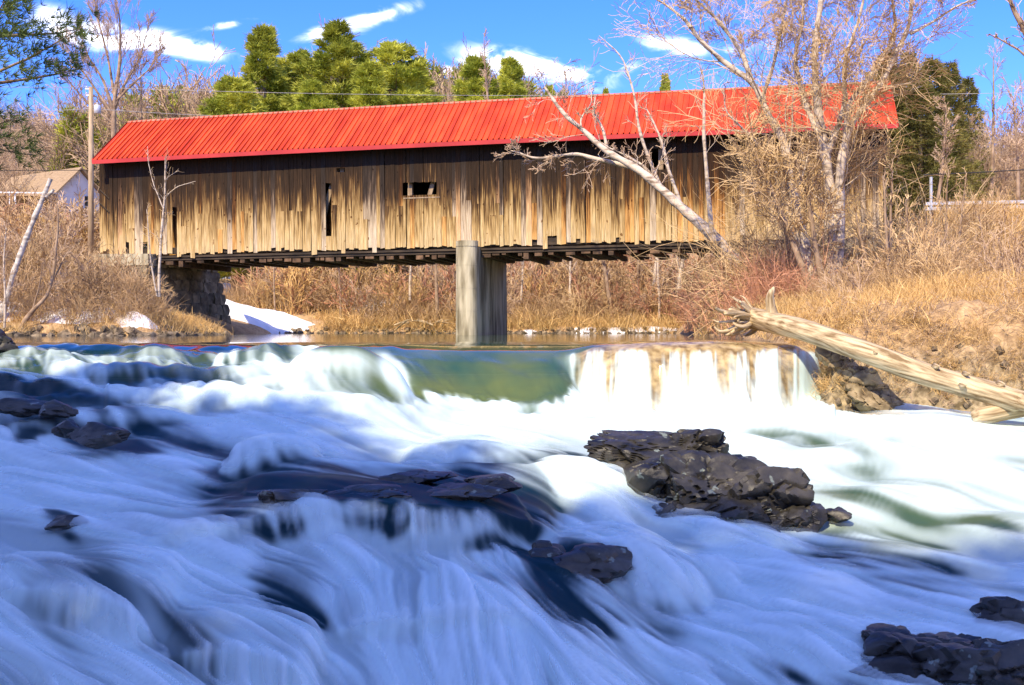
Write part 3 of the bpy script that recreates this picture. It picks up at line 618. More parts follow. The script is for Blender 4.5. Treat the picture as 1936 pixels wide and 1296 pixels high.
# chords, deck, floor beams, far wall, gable ends
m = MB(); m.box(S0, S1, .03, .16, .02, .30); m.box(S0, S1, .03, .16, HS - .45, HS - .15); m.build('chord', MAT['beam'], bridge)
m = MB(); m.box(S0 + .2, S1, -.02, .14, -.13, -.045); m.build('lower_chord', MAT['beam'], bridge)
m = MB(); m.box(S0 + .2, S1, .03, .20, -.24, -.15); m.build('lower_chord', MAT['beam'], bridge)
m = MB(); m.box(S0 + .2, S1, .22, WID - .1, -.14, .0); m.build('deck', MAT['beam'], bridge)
MAT['beamend'] = simple('beam_end', (.05, .032, .02), (.17, .10, .055), 4, .85, rand=.5)
s = S0 + 1.2
while s < S1 - .3:
    w_ = br.choice([.16, .2, .3, .36]); dz = br.uniform(.32, .44) + (.16 if br.random() < .06 else 0)
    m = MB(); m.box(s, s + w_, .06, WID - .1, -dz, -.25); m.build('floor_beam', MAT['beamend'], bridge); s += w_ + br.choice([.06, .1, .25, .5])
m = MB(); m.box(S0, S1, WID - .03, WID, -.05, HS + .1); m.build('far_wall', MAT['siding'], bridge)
for sx in (S0 + .03, S1 - .03):
    m = MB(); m.box(sx - .02, sx + .02, .05, .55, -.05, HS + .1); m.box(sx - .02, sx + .02, WID - .6, WID - .04, -.05, HS + .1)
    m.raw([[sx, .1, HS - .3], [sx, WID - .1, HS - .3], [sx, WID - .1, HS + .1], [sx, WID / 2, HS + RH - .15], [sx, .1, HS + .1]], T=[[0, 1, 2], [0, 2, 3], [0, 3, 4]])
    m.build('gable', MAT['siding'], bridge)
# roof: single ribbed panels
R0, R1 = -18.12, 14.58
npan = 140; pw = (R1 - R0) / npan
yr, zr0, zr1 = WID / 2, HS, HS + RH
nrm = np.array([0, -(zr1 - zr0), (yr + OV)]); nrm /= np.linalg.norm(nrm)
def panel(sa, sb, side):
    m = MB(); prof_ = [(sa + .030, 0), (sb - .030, 0), (sb - .020, .055), (sb + .020, .055), (sb + .030, 0)]
    y0 = -OV if side == 0 else WID + OV
    V = []
    for yv, zv in ((y0, zr0), (yr, zr1)):
        for ps, ph in prof_:
            n = nrm.copy(); n[1] *= (1 if side == 0 else -1)
            V.append([ps, yv + n[1] * ph, zv + n[2] * ph + camber(ps)])
    k = len(prof_); Q = [[i, i + 1, k + i + 1, k + i] for i in range(k - 1)]
    if side: Q = [q[::-1] for q in Q]
    # thickness at the eave
    V += [[p[0], p[1], p[2] - .02] for p in V[:k]]; Q += [[2 * k + i, 2 * k + i + 1, i + 1, i] for i in range(k - 1)]
    return m.raw(V, Q)
for i in range(npan):
    sa = R0 + i * pw; panel(sa, sa + pw, 0).build('roof_panel', MAT['roof'], bridge)
m = MB(); q = panel(R0, R1, 1); q.build('far_roof_slope', MAT['roof'], bridge)
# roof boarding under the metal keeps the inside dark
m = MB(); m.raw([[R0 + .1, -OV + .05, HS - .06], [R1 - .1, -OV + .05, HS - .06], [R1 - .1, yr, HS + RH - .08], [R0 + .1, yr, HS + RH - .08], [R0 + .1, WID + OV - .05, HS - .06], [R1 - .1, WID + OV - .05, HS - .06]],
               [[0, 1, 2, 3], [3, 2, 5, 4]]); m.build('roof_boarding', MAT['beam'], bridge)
def strip(name, mat, y, zlo, zhi, th):
    m = MB(); ns = 24
    for i in range(ns):
        a = R0 + (R1 - R0) * i / ns; b_ = R0 + (R1 - R0) * (i + 1) / ns
        m.hexa([[a, y, zlo + camber(a)], [b_, y, zlo + camber(b_)], [b_, y + th, zlo + camber(b_)], [a, y + th, zlo + camber(a)],
                [a, y, zhi + camber(a)], [b_, y, zhi + camber(b_)], [b_, y + th, zhi + camber(b_)], [a, y + th, zhi + camber(a)]])
    return m.build(name, mat, bridge)
strip('fascia', MAT['fascia'], -OV - .012, HS - .19, HS - .024, .03)
m = MB(); ns = 24
for i in range(ns):
    a = R0 - .02 + (R1 - R0 + .04) * i / ns; b_ = R0 - .02 + (R1 - R0 + .04) * (i + 1) / ns
    V = []
    for sv in (a, b_):
        c0 = camber(sv)
        V += [[sv, yr - .10, zr1 - .045 + c0], [sv, yr, zr1 + .055 + c0], [sv, yr + .10, zr1 - .045 + c0]]
    m.raw(V, [[0, 3, 4, 1], [1, 4, 5, 2]])
m.build('ridge_cap', MAT['ridgecap'], bridge)
for sv in (R0, R1):
    m = MB(); m.hexa([[sv - .03, -OV, HS - .15], [sv + .03, -OV, HS - .15], [sv + .03, -OV + .02, HS - .15], [sv - .03, -OV + .02, HS - .15],
                      [sv - .03, -OV, HS + .03], [sv + .03, -OV, HS + .03], [sv + .03, -OV + .02, HS + .03], [sv - .03, -OV + .02, HS + .03]])
    c0 = camber(sv)
    m.raw([[sv, -OV, HS - .12 + c0], [sv, yr, zr1 - .12 + c0], [sv, yr, zr1 + .05 + c0], [sv, -OV, HS + .05 + c0], [sv, WID + OV, HS - .12 + c0], [sv, WID + OV, HS + .05 + c0]], [[0, 1, 2, 3], [1, 4, 5, 2]])
    m.build('verge_trim', MAT['fascia'], bridge)

# ------------------------------------------------------------------ pier
def bl2w(s, w, z):
    c, sn = math.cos(TH), math.sin(TH)
    return np.array([BX + c * s - sn * w, BY + sn * s + c * w, z])
pier = empty('bridge_pier', tuple(bl2w(-1.72, 0, 0)), 'tall concrete pier with a rounded nose under the middle of the bridge', 'pier', rot=(0, 0, TH))
m = MB(); k = 12; hw = .44
ring = [(-hw * math.cos(math.pi * i / k), -.42 - hw * math.sin(math.pi * i / k)) for i in range(k + 1)] + [(hw, 4.6), (-hw, 4.6)]
zs = [-2.2, 0, 1.3, 2.6, 3.5]
n = len(ring)
V = []
for z in zs:
    f_ = 1.0 + (3.5 - z) * .008
    for (a, b_) in ring: V.append([a * f_, b_ * f_, z])
Q = []
for j in range(len(zs) - 1):
    for i in range(n): Q.append([j * n + i, j * n + (i + 1) % n, (j + 1) * n + (i + 1) % n, (j + 1) * n + i])
m.raw(V, Q); c_ = len(V)
me = m.mesh('shaft'); 
import bmesh
bm = bmesh.new(); bm.from_mesh(me); bm.verts.ensure_lookup_table(); bm.faces.new([bm.verts[(len(zs) - 1) * n + i] for i in range(n)]); bm.normal_update(); bm.to_mesh(me); bm.free()
add('shaft', me, MAT['concrete'], pier)
for z in (.95, 1.85, 2.75):      # form-board lines
    m = MB(); V = []
    for zz in (z, z + .035):
        f_ = 1.004 + (3.5 - zz) * .008
        for (a, b_) in ring: V.append([a * f_ * 1.012, b_ * f_ * 1.003, zz])
    m.raw(V, [[i, (i + 1) % n, n + (i + 1) % n, n + i] for i in range(n)]); m.build('form_line', MAT['concrete'], pier)
m = MB(); V = []
for z in (3.50, 3.72):
    for (a, b_) in ring[:k + 1]: V.append([a * 1.02, b_ * 1.02 - .0, z])
nn = k + 1
Q = [[i, i + 1, nn + i + 1, nn + i] for i in range(k)]
T = [[nn, nn + i, nn + i + 1] for i in range(1, k)]
m.raw(V, Q + [[k, 0, nn, nn + k]], T); m.build('nose_cap', MAT['concrete'], pier)

# ------------------------------------------------------------------ left abutment of dark stone blocks with a concrete cap
def stone_mesh(lx, ly, lz, r):
    """an irregular quarried block"""
    bm = bmesh.new(); bmesh.ops.create_cube(bm, size=1.0); bmesh.ops.subdivide_edges(bm, edges=bm.edges[:], cuts=1, use_grid_fill=True)
    for v in bm.verts:
        p = v.co; L_ = max(abs(p.x), abs(p.y), abs(p.z))
        q = Vector((p.x * lx, p.y * ly, p.z * lz))
        rd = Vector((r.uniform(-1, 1) * .05 * lx, r.uniform(-1, 1) * .06 * ly, r.uniform(-1, 1) * .07 * lz))
        corner = sum(abs(c) > .4 for c in p)
        v.co = q * (1.0 if corner < 3 else .93) + rd
    me = bpy.data.meshes.new('stone'); bm.to_mesh(me); bm.free(); return me
ab = empty('bridge_abutment', tuple(bl2w(-16.5, 0, 0)), 'dark rough stone abutment with a pale concrete cap under the left bridge end', 'abutment', rot=(0, 0, TH))
r_ = random.Random(3)
meshes = [stone_mesh(.75, .62, .5, r_) for _ in range(10)]
for q in meshes: q.materials.append(MAT['stone'])
AX1 = s_at(281, -.5) + 16.5     # right-hand face
z = -.6; row = 0
while z < 2.95:
    step = .10 * max(0, 5 - row)
    y = -.55 + (row % 2) * .25
    ymax = 5.6 + .12 * max(0, 6 - row) + r_.uniform(-.25, .35)
    while y < ymax:
        o = bpy.data.objects.new('stone', r_.choice(meshes)); COL.objects.link(o); o.parent = ab
        sc = r_.uniform(.9, 1.12); o.scale = (sc, sc * r_.uniform(.95, 1.3), 1.06); o.location = (AX1 - .3 + step * .6 + r_.uniform(-.05, .05), y + .28, z + .24); o.rotation_euler = (r_.choice([0, math.pi]), 0, r_.choice([0, math.pi]) + r_.uniform(-.06, .06))
        y += .62 * sc * 1.05
    x = AX1 - 1.0
    while x > AX1 - 3.2:
        o = bpy.data.objects.new('stone', r_.choice(meshes)); COL.objects.link(o); o.parent = ab
        o.scale = (1, .9, 1.06); o.location = (x + r_.uniform(-.04, .04), -.25 - step * .5, z + .24); o.rotation_euler = (0, 0, r_.uniform(-.08, .08)); x -= .74
    z += .5; row += 1
m = MB(); m.box(AX1 - 3.2, AX1 - .25, .1, 5.2, -.8, 2.85); m.build('fill', MAT['stone'], ab)
m = MB(); m.box(AX1 - 2.6, AX1 + .04, -.62, 5.2, 2.92, 3.40); m.build('cap', MAT['concrete'], ab)
# right abutment, mostly behind the brush
ab2 = empty('bridge_abutment', tuple(bl2w(13.6, 0, 0)), 'stone abutment half hidden by brush under the right bridge end', 'abutment', rot=(0, 0, TH))
m = MB(); m.box(-1.6, 1.2, -.4, 5.0, -.5, 3.15); m.build('wall', MAT['stone'], ab2)
m = MB(); m.box(-1.65, 1.25, -.45, 5.05, 3.17, 3.5); m.build('cap', MAT['concrete'], ab2)

# ------------------------------------------------------------------ rocks in the river
def rock_mat(name, c1, c2, rough):
    m, t, b = new_mat(name); L = t.links
    tcn = N(t, 'ShaderNodeTexCoord')
    n = N(t, 'ShaderNodeTexNoise'); n.inputs['Scale'].default_value = 4.0; n.inputs['Detail'].default_value = 9; n.inputs['Roughness'].default_value = .65; L.new(tcn.outputs['Object'], n.inputs['Vector'])
    v = N(t, 'ShaderNodeTexNoise'); v.inputs['Scale'].default_value = 1.7; v.inputs['Detail'].default_value = 4; L.new(tcn.outputs['Object'], v.inputs['Vector'])
    cr = N(t, 'ShaderNodeValToRGB'); L.new(M(t, 'MULTIPLY_ADD', n.outputs['Fac'], .6, M(t, 'MULTIPLY', v.outputs['Fac'], .4)), cr.inputs[0])
    e = cr.color_ramp.elements; e[0].position = .38; e[0].color = (*c1, 1); e[1].position = .66; e[1].color = (*c2, 1)
    # lichen flecks
    l = N(t, 'ShaderNodeTexNoise'); l.inputs['Scale'].default_value = 9; l.inputs['Detail'].default_value = 3; L.new(tcn.outputs['Object'], l.inputs['Vector'])
    mx = N(t, 'ShaderNodeMix', data_type='RGBA'); mx.inputs['B'].default_value = (.22, .26, .22, 1)
    lm = N(t, 'ShaderNodeMapRange'); lm.inputs['From Min'].default_value = .66; lm.inputs['From Max'].default_value = .70; L.new(l.outputs['Fac'], lm.inputs['Value'])
    L.new(M(t, 'MULTIPLY', lm.outputs[0], .7), mx.inputs['Factor']); L.new(cr.outputs[0], mx.inputs['A']); L.new(mx.outputs['Result'], b.inputs['Base Color'])
    b.inputs['Roughness'].default_value = rough; b.inputs['Specular IOR Level'].default_value = .45
    bp = N(t, 'ShaderNodeBump'); bp.inputs['Strength'].default_value = .7; bp.inputs['Distance'].default_value = .025; L.new(n.outputs['Fac'], bp.inputs['Height']); L.new(bp.outputs[0], b.inputs['Normal'])
    return m
MAT['rock'] = rock_mat('wet_rock', (.004, .004, .004), (.070, .062, .048), .46)
def lump(rr, c, rad, planes=26, sub=5, jag=.035, rot=0.0, tilt=(0, 0)):
    """an angular rock: a ball cut by planes, then roughened"""
    bm = bmesh.new(); bmesh.ops.create_icosphere(bm, subdivisions=sub, radius=1.0)
    D = np.array([v.co[:] for v in bm.verts]); Fc = np.array([[v.index for v in f.verts] for f in bm.faces]); bm.free()
    n = rr.normal(size=(planes, 3)); n /= np.linalg.norm(n, axis=1, keepdims=True); h = rr.uniform(.56, .98, planes)
    dp = D @ n.T; r = np.where(dp > .05, h[None, :] / np.maximum(dp, .05), 9.0); r = np.minimum(r.min(1), 1.15)
    o = rr.uniform(0, 50)
    ns = fbm(D[:, 0] * 2.6 + o, D[:, 1] * 2.6 + D[:, 2] * 2.1 + o, 5)
    r = r * (1 + jag * 2.2 * ns) - jag * .8 * np.abs(fbm(D[:, 0] * 5 + o, D[:, 2] * 5 + D[:, 1] * 3, 3))
    p = D * r[:, None] * np.array(rad)[None, :]
    for q_ in range(3):          # fracture planes: the rock breaks off in ledges
        nv = rr.normal(size=3); nv[2] += 1.2 * (q_ == 0); nv /= np.linalg.norm(nv); fq = rr.uniform(2.2, 4.0)
        ph = (p @ nv) * fq + 1.2 * fbm(p[:, 0] * 3 + o, p[:, 1] * 3 + p[:, 2] * 2 + 4 * q_, 3); fr_ = ph - np.floor(ph)
        p = p * (1 - (.17 if q_ == 0 else .11) * (1 - np.clip(fr_ * 4.5, 0, 1)))[:, None]
    ca, sa = math.cos(rot), math.sin(rot)
    tx_, ty_ = tilt
    p = p @ np.array([[1, 0, 0], [0, math.cos(tx_), math.sin(tx_)], [0, -math.sin(tx_), math.cos(tx_)]])
    p = p @ np.array([[math.cos(ty_), 0, -math.sin(ty_)], [0, 1, 0], [math.sin(ty_), 0, math.cos(ty_)]])
    p = p @ np.array([[ca, sa, 0], [-sa, ca, 0], [0, 0, 1]])
    return p + np.array(c), Fc
def rock(name, label, lumps, seed, sub=5):
    rr = np.random.default_rng(seed); m = MB(); c0 = np.array(lumps[0][0])
    for (c, rad, rot, tilt) in lumps:
        V, T = lump(rr, np.array(c) - c0, rad, sub=sub, rot=rot, tilt=tilt); m.raw(V, T=T)
    o = m.build(name, MAT['rock'], None, True); o.location = c0
    mod = o.modifiers.new('edges', 'EDGE_SPLIT'); mod.split_angle = math.radians(32)
    return tag(o, label, 'rock')
def at(px, py, Y): return tuple(P(px, py, Y))
rock('boulder', 'big dark angular boulder between the cascades, wet and streaked with lichen', [
    (at(1330, 930, 11.3), (.62, .55, .38), .2, (.1, -.1)), (at(1385, 935, 11.25), (.92, .55, .36), .05, (.15, -.22)), (at(1215, 850, 12.0), (.85, .55, .20), -.1, (.15, .12)), (at(1250, 905, 11.5), (.42, .45, .36), .5, (0, .1)),
    (at(1455, 940, 11.1), (.48, .42, .34), -.3, (.1, -.25)), (at(1400, 975, 10.9), (.55, .4, .25), .1, (.1, -.2)), (at(1500, 985, 10.85), (.38, .35, .20), .3, (0, -.2)),
    (at(1320, 840, 11.9), (.36, .35, .22), .4, (0, .1)), (at(1270, 980, 10.95), (.32, .3, .2), .2, (0, 0)), (at(1420, 1010, 10.7), (.45, .28, .13), -.2, (.1, -.15))], 5)
rock('boulder', 'small round-topped rock at the foot of the big boulder', [(at(1583, 977, 10.9), (.15, .14, .10), .1, (0, 0))], 9, 4)
rock('boulder', 'dark slabby rock with a ragged crest in the bottom right corner', [
    (at(1790, 1268, 7.5), (.56, .4, .29), .1, (.2, -.08)), (at(1900, 1275, 7.35), (.40, .36, .27), -.2, (.1, 0)), (at(1690, 1228, 7.65), (.30, .3, .15), .2, (.1, .2))], 21)
rock('boulder', 'wet rock at the right frame edge with water sliding over its flank', [(at(1905, 1172, 8.25), (.27, .28, .24), .3, (.1, .2))], 14, 4)
rock('boulder', 'black rock on the left bank at the brink of the falls', [(at(5, 655, 19.3), (.34, .4, .22), .2, (0, 0)), (at(-40, 650, 19.3), (.5, .5, .3), .2, (0, 0))], 31, 4)
rock('boulder', 'nearly drowned dark rock in the foam at lower left', [(at(125, 990, 9.2), (.16, .15, .085), .2, (0, .1))], 33, 4)
rock('boulder', 'black wet rock showing through the veil above the lowest cascade', [(at(1115, 1066, 8.72), (.40, .26, .19), .1, (.3, .0)), (at(1040, 1058, 8.85), (.30, .22, .16), .4, (.3, .1)), (at(950, 1068, 8.75), (.18, .18, .11), .5, (.3, .2))], 35, 4)
rock('ledge', 'long low black ledge with thin water sliding over it at mid picture', [(at(860, 938, 9.55), (.46, .32, .10), .05, (.08, -.02)), (at(700, 938, 9.45), (.42, .30, .09), -.05, (.06, 0)), (at(560, 942, 9.4), (.36, .26, .08), .1, (.05, .03)), (at(930, 915, 10.0), (.30, .3, .09), .2, (.05, .0)), (at(780, 905, 10.2), (.35, .3, .08), .1, (.03, 0))], 39, 5)
rock('boulder', 'black wet rock with water veiling its crest at mid left', [(at(185, 826, 12.1), (.36, .26, .14), -.1, (.3, 0.1)), (at(125, 812, 12.3), (.16, .2, .13), .1, (0, 0))], 37, 4)
rock('boulder', 'low black rock awash near the left frame edge', [(at(40, 768, 13.9), (.45, .3, .12), .1, (.2, .1)), (at(110, 775, 13.7), (.3, .25, .09), .1, (.2, .1))], 47, 4)
rock('ledge', 'pale flat ledge rock beside the log shadow on the right bank', [(at(1625, 728, 18.85), (.42, .4, .40), .1, (.5, .6)), (at(1670, 765, 18.6), (.6, .4, .25), .1, (.4, .4)), (at(1690, 788, 18.25), (.7, .3, .09), .1, (.1, .05)), (at(1572, 672, 19.2), (.35, .4, .22), .2, (.4, .5))], 41, 5).data.materials[0] = simple('bank_rock', (.12, .085, .045), (.40, .31, .18), 5, .8, bump=.7, detail=8)

# ------------------------------------------------------------------ driftwood log
def bent(pts, n):
    pts = np.array(pts, float); t = np.linspace(0, 1, len(pts)); u = np.linspace(0, 1, n)
    Q = np.stack([np.interp(u, t, pts[:, i]) for i in range(3)], 1)
    for _ in range(3): Q[1:-1] = (Q[:-2] + 2 * Q[1:-1] + Q[2:]) / 4
    return Q
lg = empty('driftwood_log', at(1400, 640, 20.6), 'long bleached driftwood log with a splayed root end leaning down the right bank', 'log')
lo0 = np.array(lg.location)
m = MB(); pts = bent([at(1415, 600, 20.5), at(1520, 624, 19.3), at(1640, 667, 18.2), at(1760, 712, 17.5), at(1870, 742, 16.9), at(1945, 765, 16.5), at(2040, 800, 15.9)], 60) - lo0
rad = np.interp(np.linspace(0, 1, 60), [0, .06, .2, .5, .75, .8, .82, 1], [.185, .18, .17, .165, .16, .165, .135, .135])
kk = 18
lgm = MB(); lgm.tube(pts, rad, kk, cap=True)
V = lgm.V[0]; ang = np.tile(np.arange(kk), 60); rowi = np.repeat(np.arange(60), kk)
d_ = .06 * fbm(ang * .9 + 3, rowi * .22, 3) + .03 * np.sin(ang * 2.1)
ctr = np.repeat(pts, kk, 0); V[:60 * kk] = ctr + (V[:60 * kk] - ctr) * (1 + d_[:, None] * 1.6)
lgm.build('trunk', MAT['log'], lg, True)
rr = np.random.default_rng(2)
for q_ in range(34):
    an = rr.uniform(0, 6.283); rad_ = rr.uniform(.15, .55); tip = (1392 - rr.uniform(-14, 22), 606 + 0); y0 = 20.3 + .28 * math.cos(an) * rad_ / .3; r0 = rr.uniform(.018, .05); tip = (tip[0] + rad_ * 40 * math.cos(an), tip[1] - rad_ * 105 * math.sin(an))
    if tip[1] > 640: continue
    a = np.array(at(1430, 605, 20.35)); b_ = np.array(at(tip[0], tip[1], y0)); mid = (a + b_) / 2 + rr.normal(0, .07, 3)
    m = MB(); m.tube(bent([a, mid, b_ + rr.normal(0, .03, 3), b_ + rr.normal(0, .06, 3)], 8) - lo0, np.linspace(r0 * 1.5, r0 * .35, 8), 7, cap=True); m.build('root', MAT['log'], lg, True)
m = MB(); m.tube(bent([at(1462, 610, 20.0), at(1458, 580, 20.0), at(1452, 560, 20.0), at(1464, 543, 20.0)], 8) - lo0, [.14, .11, .09, .08, .075, .06, .05, .02], 8, cap=True); m.build('branch_stub', MAT['log'], lg, True)
for (px, py, Y, r) in [(1655, 668, 17.95, .045), (1772, 694, 17.3, .05), (1822, 730, 16.95, .05), (1895, 728, 16.7, .06), (1829, 708, 17.0, .04)]:
    a = np.array(at(px, py, Y)); m = MB(); m.tube(np.array([a + [0, .12, 0], a + [.0, .0, .0], a + [.01, -.05, .01]]) - lo0, [r * 1.0, r * .7, r * .3], 8, cap=True); m.build('knot', MAT['log'], lg, True)
l2 = MB(); a0 = np.array(at(1838, 790, 16.9)); l2.tube(bent([at(1838, 792, 16.9), at(1890, 780, 16.8), at(1960, 768, 16.7)], 14) - a0, np.interp(np.arange(14), [0, 2, 13], [.09, .13, .12]), 12, cap=True)
o = l2.build('log', MAT['log'], None, True); o.location = a0; tag(o, 'short thick brown log end lying in the water below the long log', 'log')
pb = MB(); p0 = np.array(at(1912, 553, 24)); pb.hexa([[-.27, -.02, -.06], [.6, -.02, -.015], [.6, .25, -.015], [-.27, .25, -.06], [-.27, -.02, .03], [.6, -.02, .075], [.6, .25, .075], [-.27, .25, .03]])
o = pb.build('plank', MAT['white'], None); o.location = p0; tag(o, 'pale squared plank lying on the grassy right bank', 'plank')

# ------------------------------------------------------------------ snow lying on the banks
def snow_patch(label, cx, cy, rx, ry, h, seed, base=None, tilt=0.0):
    n = 44; u = np.linspace(-1.25, 1.25, n); U, Vv = np.meshgrid(u, u); X = cx + U * rx; Y = cy + Vv * ry
    r = np.sqrt(U ** 2 + Vv ** 2) + .28 * fbm(U * 1.7 + seed, Vv * 1.7 + seed, 4)
    Z = terr(X, Y) + h * (1 - r ** 2) * 1.2 + .05 * fbm(X * 1.5, Y * 1.5) + .10 * h * fbm(X * 4, Y * 4) / .3 * .3 + .06 * vn(X * 2.2, Y * 2.2) + tilt * (X - cx)
    Z = np.where(r > 1.15, terr(X, Y) - .5, Z)
    if base is not None: Z = np.where(r < 1.15, np.maximum(Z, base), Z)
    o = add('snow', mk_mesh('snow', np.stack([X, Y, Z], -1), [grid_faces(n, n)], True), MAT['snow'])
    return tag(o, label, 'snow', kind='stuff')
snow_patch('long bright snow bank beside the left abutment at the waterline', -12.9, 63.2, 3.3, 1.9, .6, 1, tilt=-.16)
snow_patch('thin snow strip along the far waterline right of the pier', 6.3, 62.1, 2.2, .28, .03, 5)
snow_patch('small snow heap at the far waterline right of the pier', 3.9, 62.2, .8, .35, .10, 8)
snow_patch('little snow remnant at the water just beside the pier', .9, 62.1, .6, .3, .08, 9)
snow_patch('snow lying among the brush on the far bank left of the pier', -7.5, 67.5, 2.0, 3.0, .5, 12)
snow_patch('snow patch under the bushes on the left bank', -16.0, 43.6, 1.6, .9, .22, 15)
snow_patch('snow patch at the far left edge of the left bank', -19.0, 44.0, 1.1, 1.2, .45, 17)
snow_patch('snow wedge at the foot of the bush near the abutment', -13.6, 43.2, .8, .6, .25, 19)

# ------------------------------------------------------------------ utility pole, wires, guardrail, house
PY_ = 57.0
pl = empty('utility_pole', (P(172, 470, PY_)[0], PY_, float(terr(P(172, 470, PY_)[0], PY_))), 'wooden utility pole with a grey transformer behind the left bridge end', 'utility pole')
pz = float(pl.location.z); ptop = P(172, 165, PY_)[2] - pz
m = MB(); m.tube([[0, 0, -.3], [0, 0, ptop * .5], [0, 0, ptop]], [.15, .13, .10], 10, cap=True); m.build('pole', MAT['pole'], pl, True)
m = MB(); zt = P(185, 215, PY_)[2] - pz; m.tube([[.33, -.05, zt - .02], [.33, -.05, zt], [.33, -.05, zt + .36], [.33, -.05, zt + .40]], [.14, .17, .17, .12], 14, cap=True); m.build('transformer', MAT['metal'], pl, True)
m = MB(); m.tube([[.33, -.05, zt + .40], [.31, -.05, zt + .52]], .035, 6, cap=True); m.build('bushing', MAT['metal'], pl)
m = MB(); m.box(-.26, .05, -.05, .02, ptop - .12, ptop - .06); m.box(-.22, .05, -.05, .02, ptop - .42, ptop - .37); m.build('bracket', MAT['white'], pl)
for z in (ptop - .06, ptop - .36): 
    m = MB(); m.tube([[-.2, -.02, z], [-.2, -.02, z + .05], [-.2, -.02, z + .10]], [.03, .05, .02], 7, cap=True); m.build('insulator', MAT['metal'], pl)
def wire(label, pts, r, mat, sag=.0, n=24):
    m = MB()
    for (a, b_) in zip(pts[:-1], pts[1:]):
        t = np.linspace(0, 1, n)[:, None]; q = np.array(a) * (1 - t) + np.array(b_) * t; q[:, 2] -= (4 * t * (1 - t))[:, 0] * sag
        m.tube(q, r, 4)
    return tag(m.build('power_line', mat), label, 'power line')
wire('upper power line running along behind the whole bridge roof', [at(-300, 152, 52), at(166, 165, 57), at(1060, 181, 60), at(2200, 170, 56)], .012, MAT['wire'], .12)
wire('lower power line dropping from the pole behind the roof', [at(-300, 219, 52), at(172, 206, 57), at(620, 226, 60)], .012, MAT['wire'], .08)
wire('dark cable crossing low at the pole by the house', [at(-300, 318, 52), at(172, 322, 57)], .016, MAT['wire_dark'], .05)
wire('dark cable slung above the guardrail on the right', [at(1745, 331, 44), at(2150, 305, 40)], .02, MAT['wire_dark'], .05)
gr = empty('guardrail', tuple(bl2w(16, -1.4, 4.1)), 'steel guardrail on posts along the road beyond the bridge end', 'guardrail', rot=(0, 0, TH))
for zo in (.60, .42):
    m = MB(); m.box(-.6, 9, -.06, .02, zo - .055, zo + .055); m.build('rail', MAT['metal'], gr)
for i in range(6):
    m = MB(); m.box(i * 1.9 - .1, i * 1.9 + .02, .03, .15, -.6, .78); m.build('post', MAT['pole'], gr)
sp = empty('marker_post', (P(1760, 360, 46)[0], 46, 4.0), 'short pale post standing behind the guardrail', 'post')
m = MB(); m.tube([[0, 0, 0], [0, 0, P(1760, 335, 46)[2] - 4.0]], .06, 8, cap=True); m.build('shaft', MAT['metal'], sp)
# house among the trees, left
HY = 88.0
hp = P(150, 455, HY)
ho = empty('house', tuple(hp), 'white house with a tan roof half hidden behind the left bank brush', 'house', rot=(0, 0, .92))
hw_, hl_, he_, hr_ = 2.7, 9.0, P(0, 388, HY)[2] - hp[2], P(0, 320, HY)[2] - hp[2]
m = MB(); m.raw([[-hw_, 0, -1], [hw_, 0, -1], [hw_, 0, he_], [0, 0, hr_ - .1], [-hw_, 0, he_]], T=[[0, 1, 2], [0, 2, 3], [0, 3, 4]])
m.box(-hw_, hw_, .02, hl_, -1, he_ - .02); m.build('wall', MAT['white'], ho)
for sd_ in (-1, 1):
    m = MB(); ex = sd_ * (hw_ + .35); ez = he_ - .35 * (hr_ - he_) / hw_
    m.hexa([[ex, -.35, ez], [0, -.35, hr_], [0, hl_ + .3, hr_], [ex, hl_ + .3, ez], [ex, -.35, ez + .14], [0, -.35, hr_ + .14], [0, hl_ + .3, hr_ + .14], [ex, hl_ + .3, ez + .14]]); m.build('roof', MAT['houseroof'], ho)
m = MB(); m.box(.35, 1.15, -.06, -.005, he_ - .5, he_ + .75); w1 = m.build('window', MAT['white'], ho)
for i in range(2):
    for j in range(3):
        m = MB(); m.box(.40 + i * .37, .73 + i * .37, -.075, -.062, he_ - .44 + j * .40, he_ - .10 + j * .40); m.build('pane', MAT['glass'], w1)
po = empty('porch', tuple(P(30, 450, 84)), 'open white-posted porch with a pale roof beside the house', 'porch')
pz_ = P(0, 366, 84)[2] - po.location.z
m = MB(); m.hexa([[-3.5, -1, pz_ - .05], [2.3, -1, pz_ - .12], [2.3, 2, pz_ + .2], [-3.5, 2, pz_ + .3], [-3.5, -1, pz_ + .03], [2.3, -1, pz_ - .04], [2.3, 2, pz_ + .28], [-3.5, 2, pz_ + .38]]); m.build('roof', MAT['white'], po)
for x in (-1.3, -.1, .25, 2.1):
    m = MB(); m.box(x, x + .1, -.9, -.8, 0, pz_ - .12); m.build('post', MAT['white'], po)
m = MB(); m.box(-3.3, 2.2, 1.6, 1.7, 0, pz_); m.build('back_wall', MAT['houseroof'], po)

# tangle of stranded driftwood on the far shore left of the pier
dw = empty('driftwood_pile', at(800, 624, 62), 'pale tangle of stranded driftwood on the far shore left of the pier', 'driftwood')
d0 = np.array(dw.location); rr = np.random.default_rng(44)
for i in range(22):
    c = np.array(at(rr.uniform(750, 862), rr.uniform(606, 622), rr.uniform(61.8, 62.8))); a = rr.uniform(0, math.pi); L_ = rr.uniform(.4, 1.3); v = np.array([math.cos(a), rr.normal(0, .5), rr.normal(0, .22) + .1]) * L_ * .5
    m = MB(); m.tube(bent([c - v, c + rr.normal(0, .08, 3), c + v], 6) - d0, np.linspace(rr.uniform(.03, .06), .015, 6), 6, cap=True); m.build('branch', MAT['log'], dw)

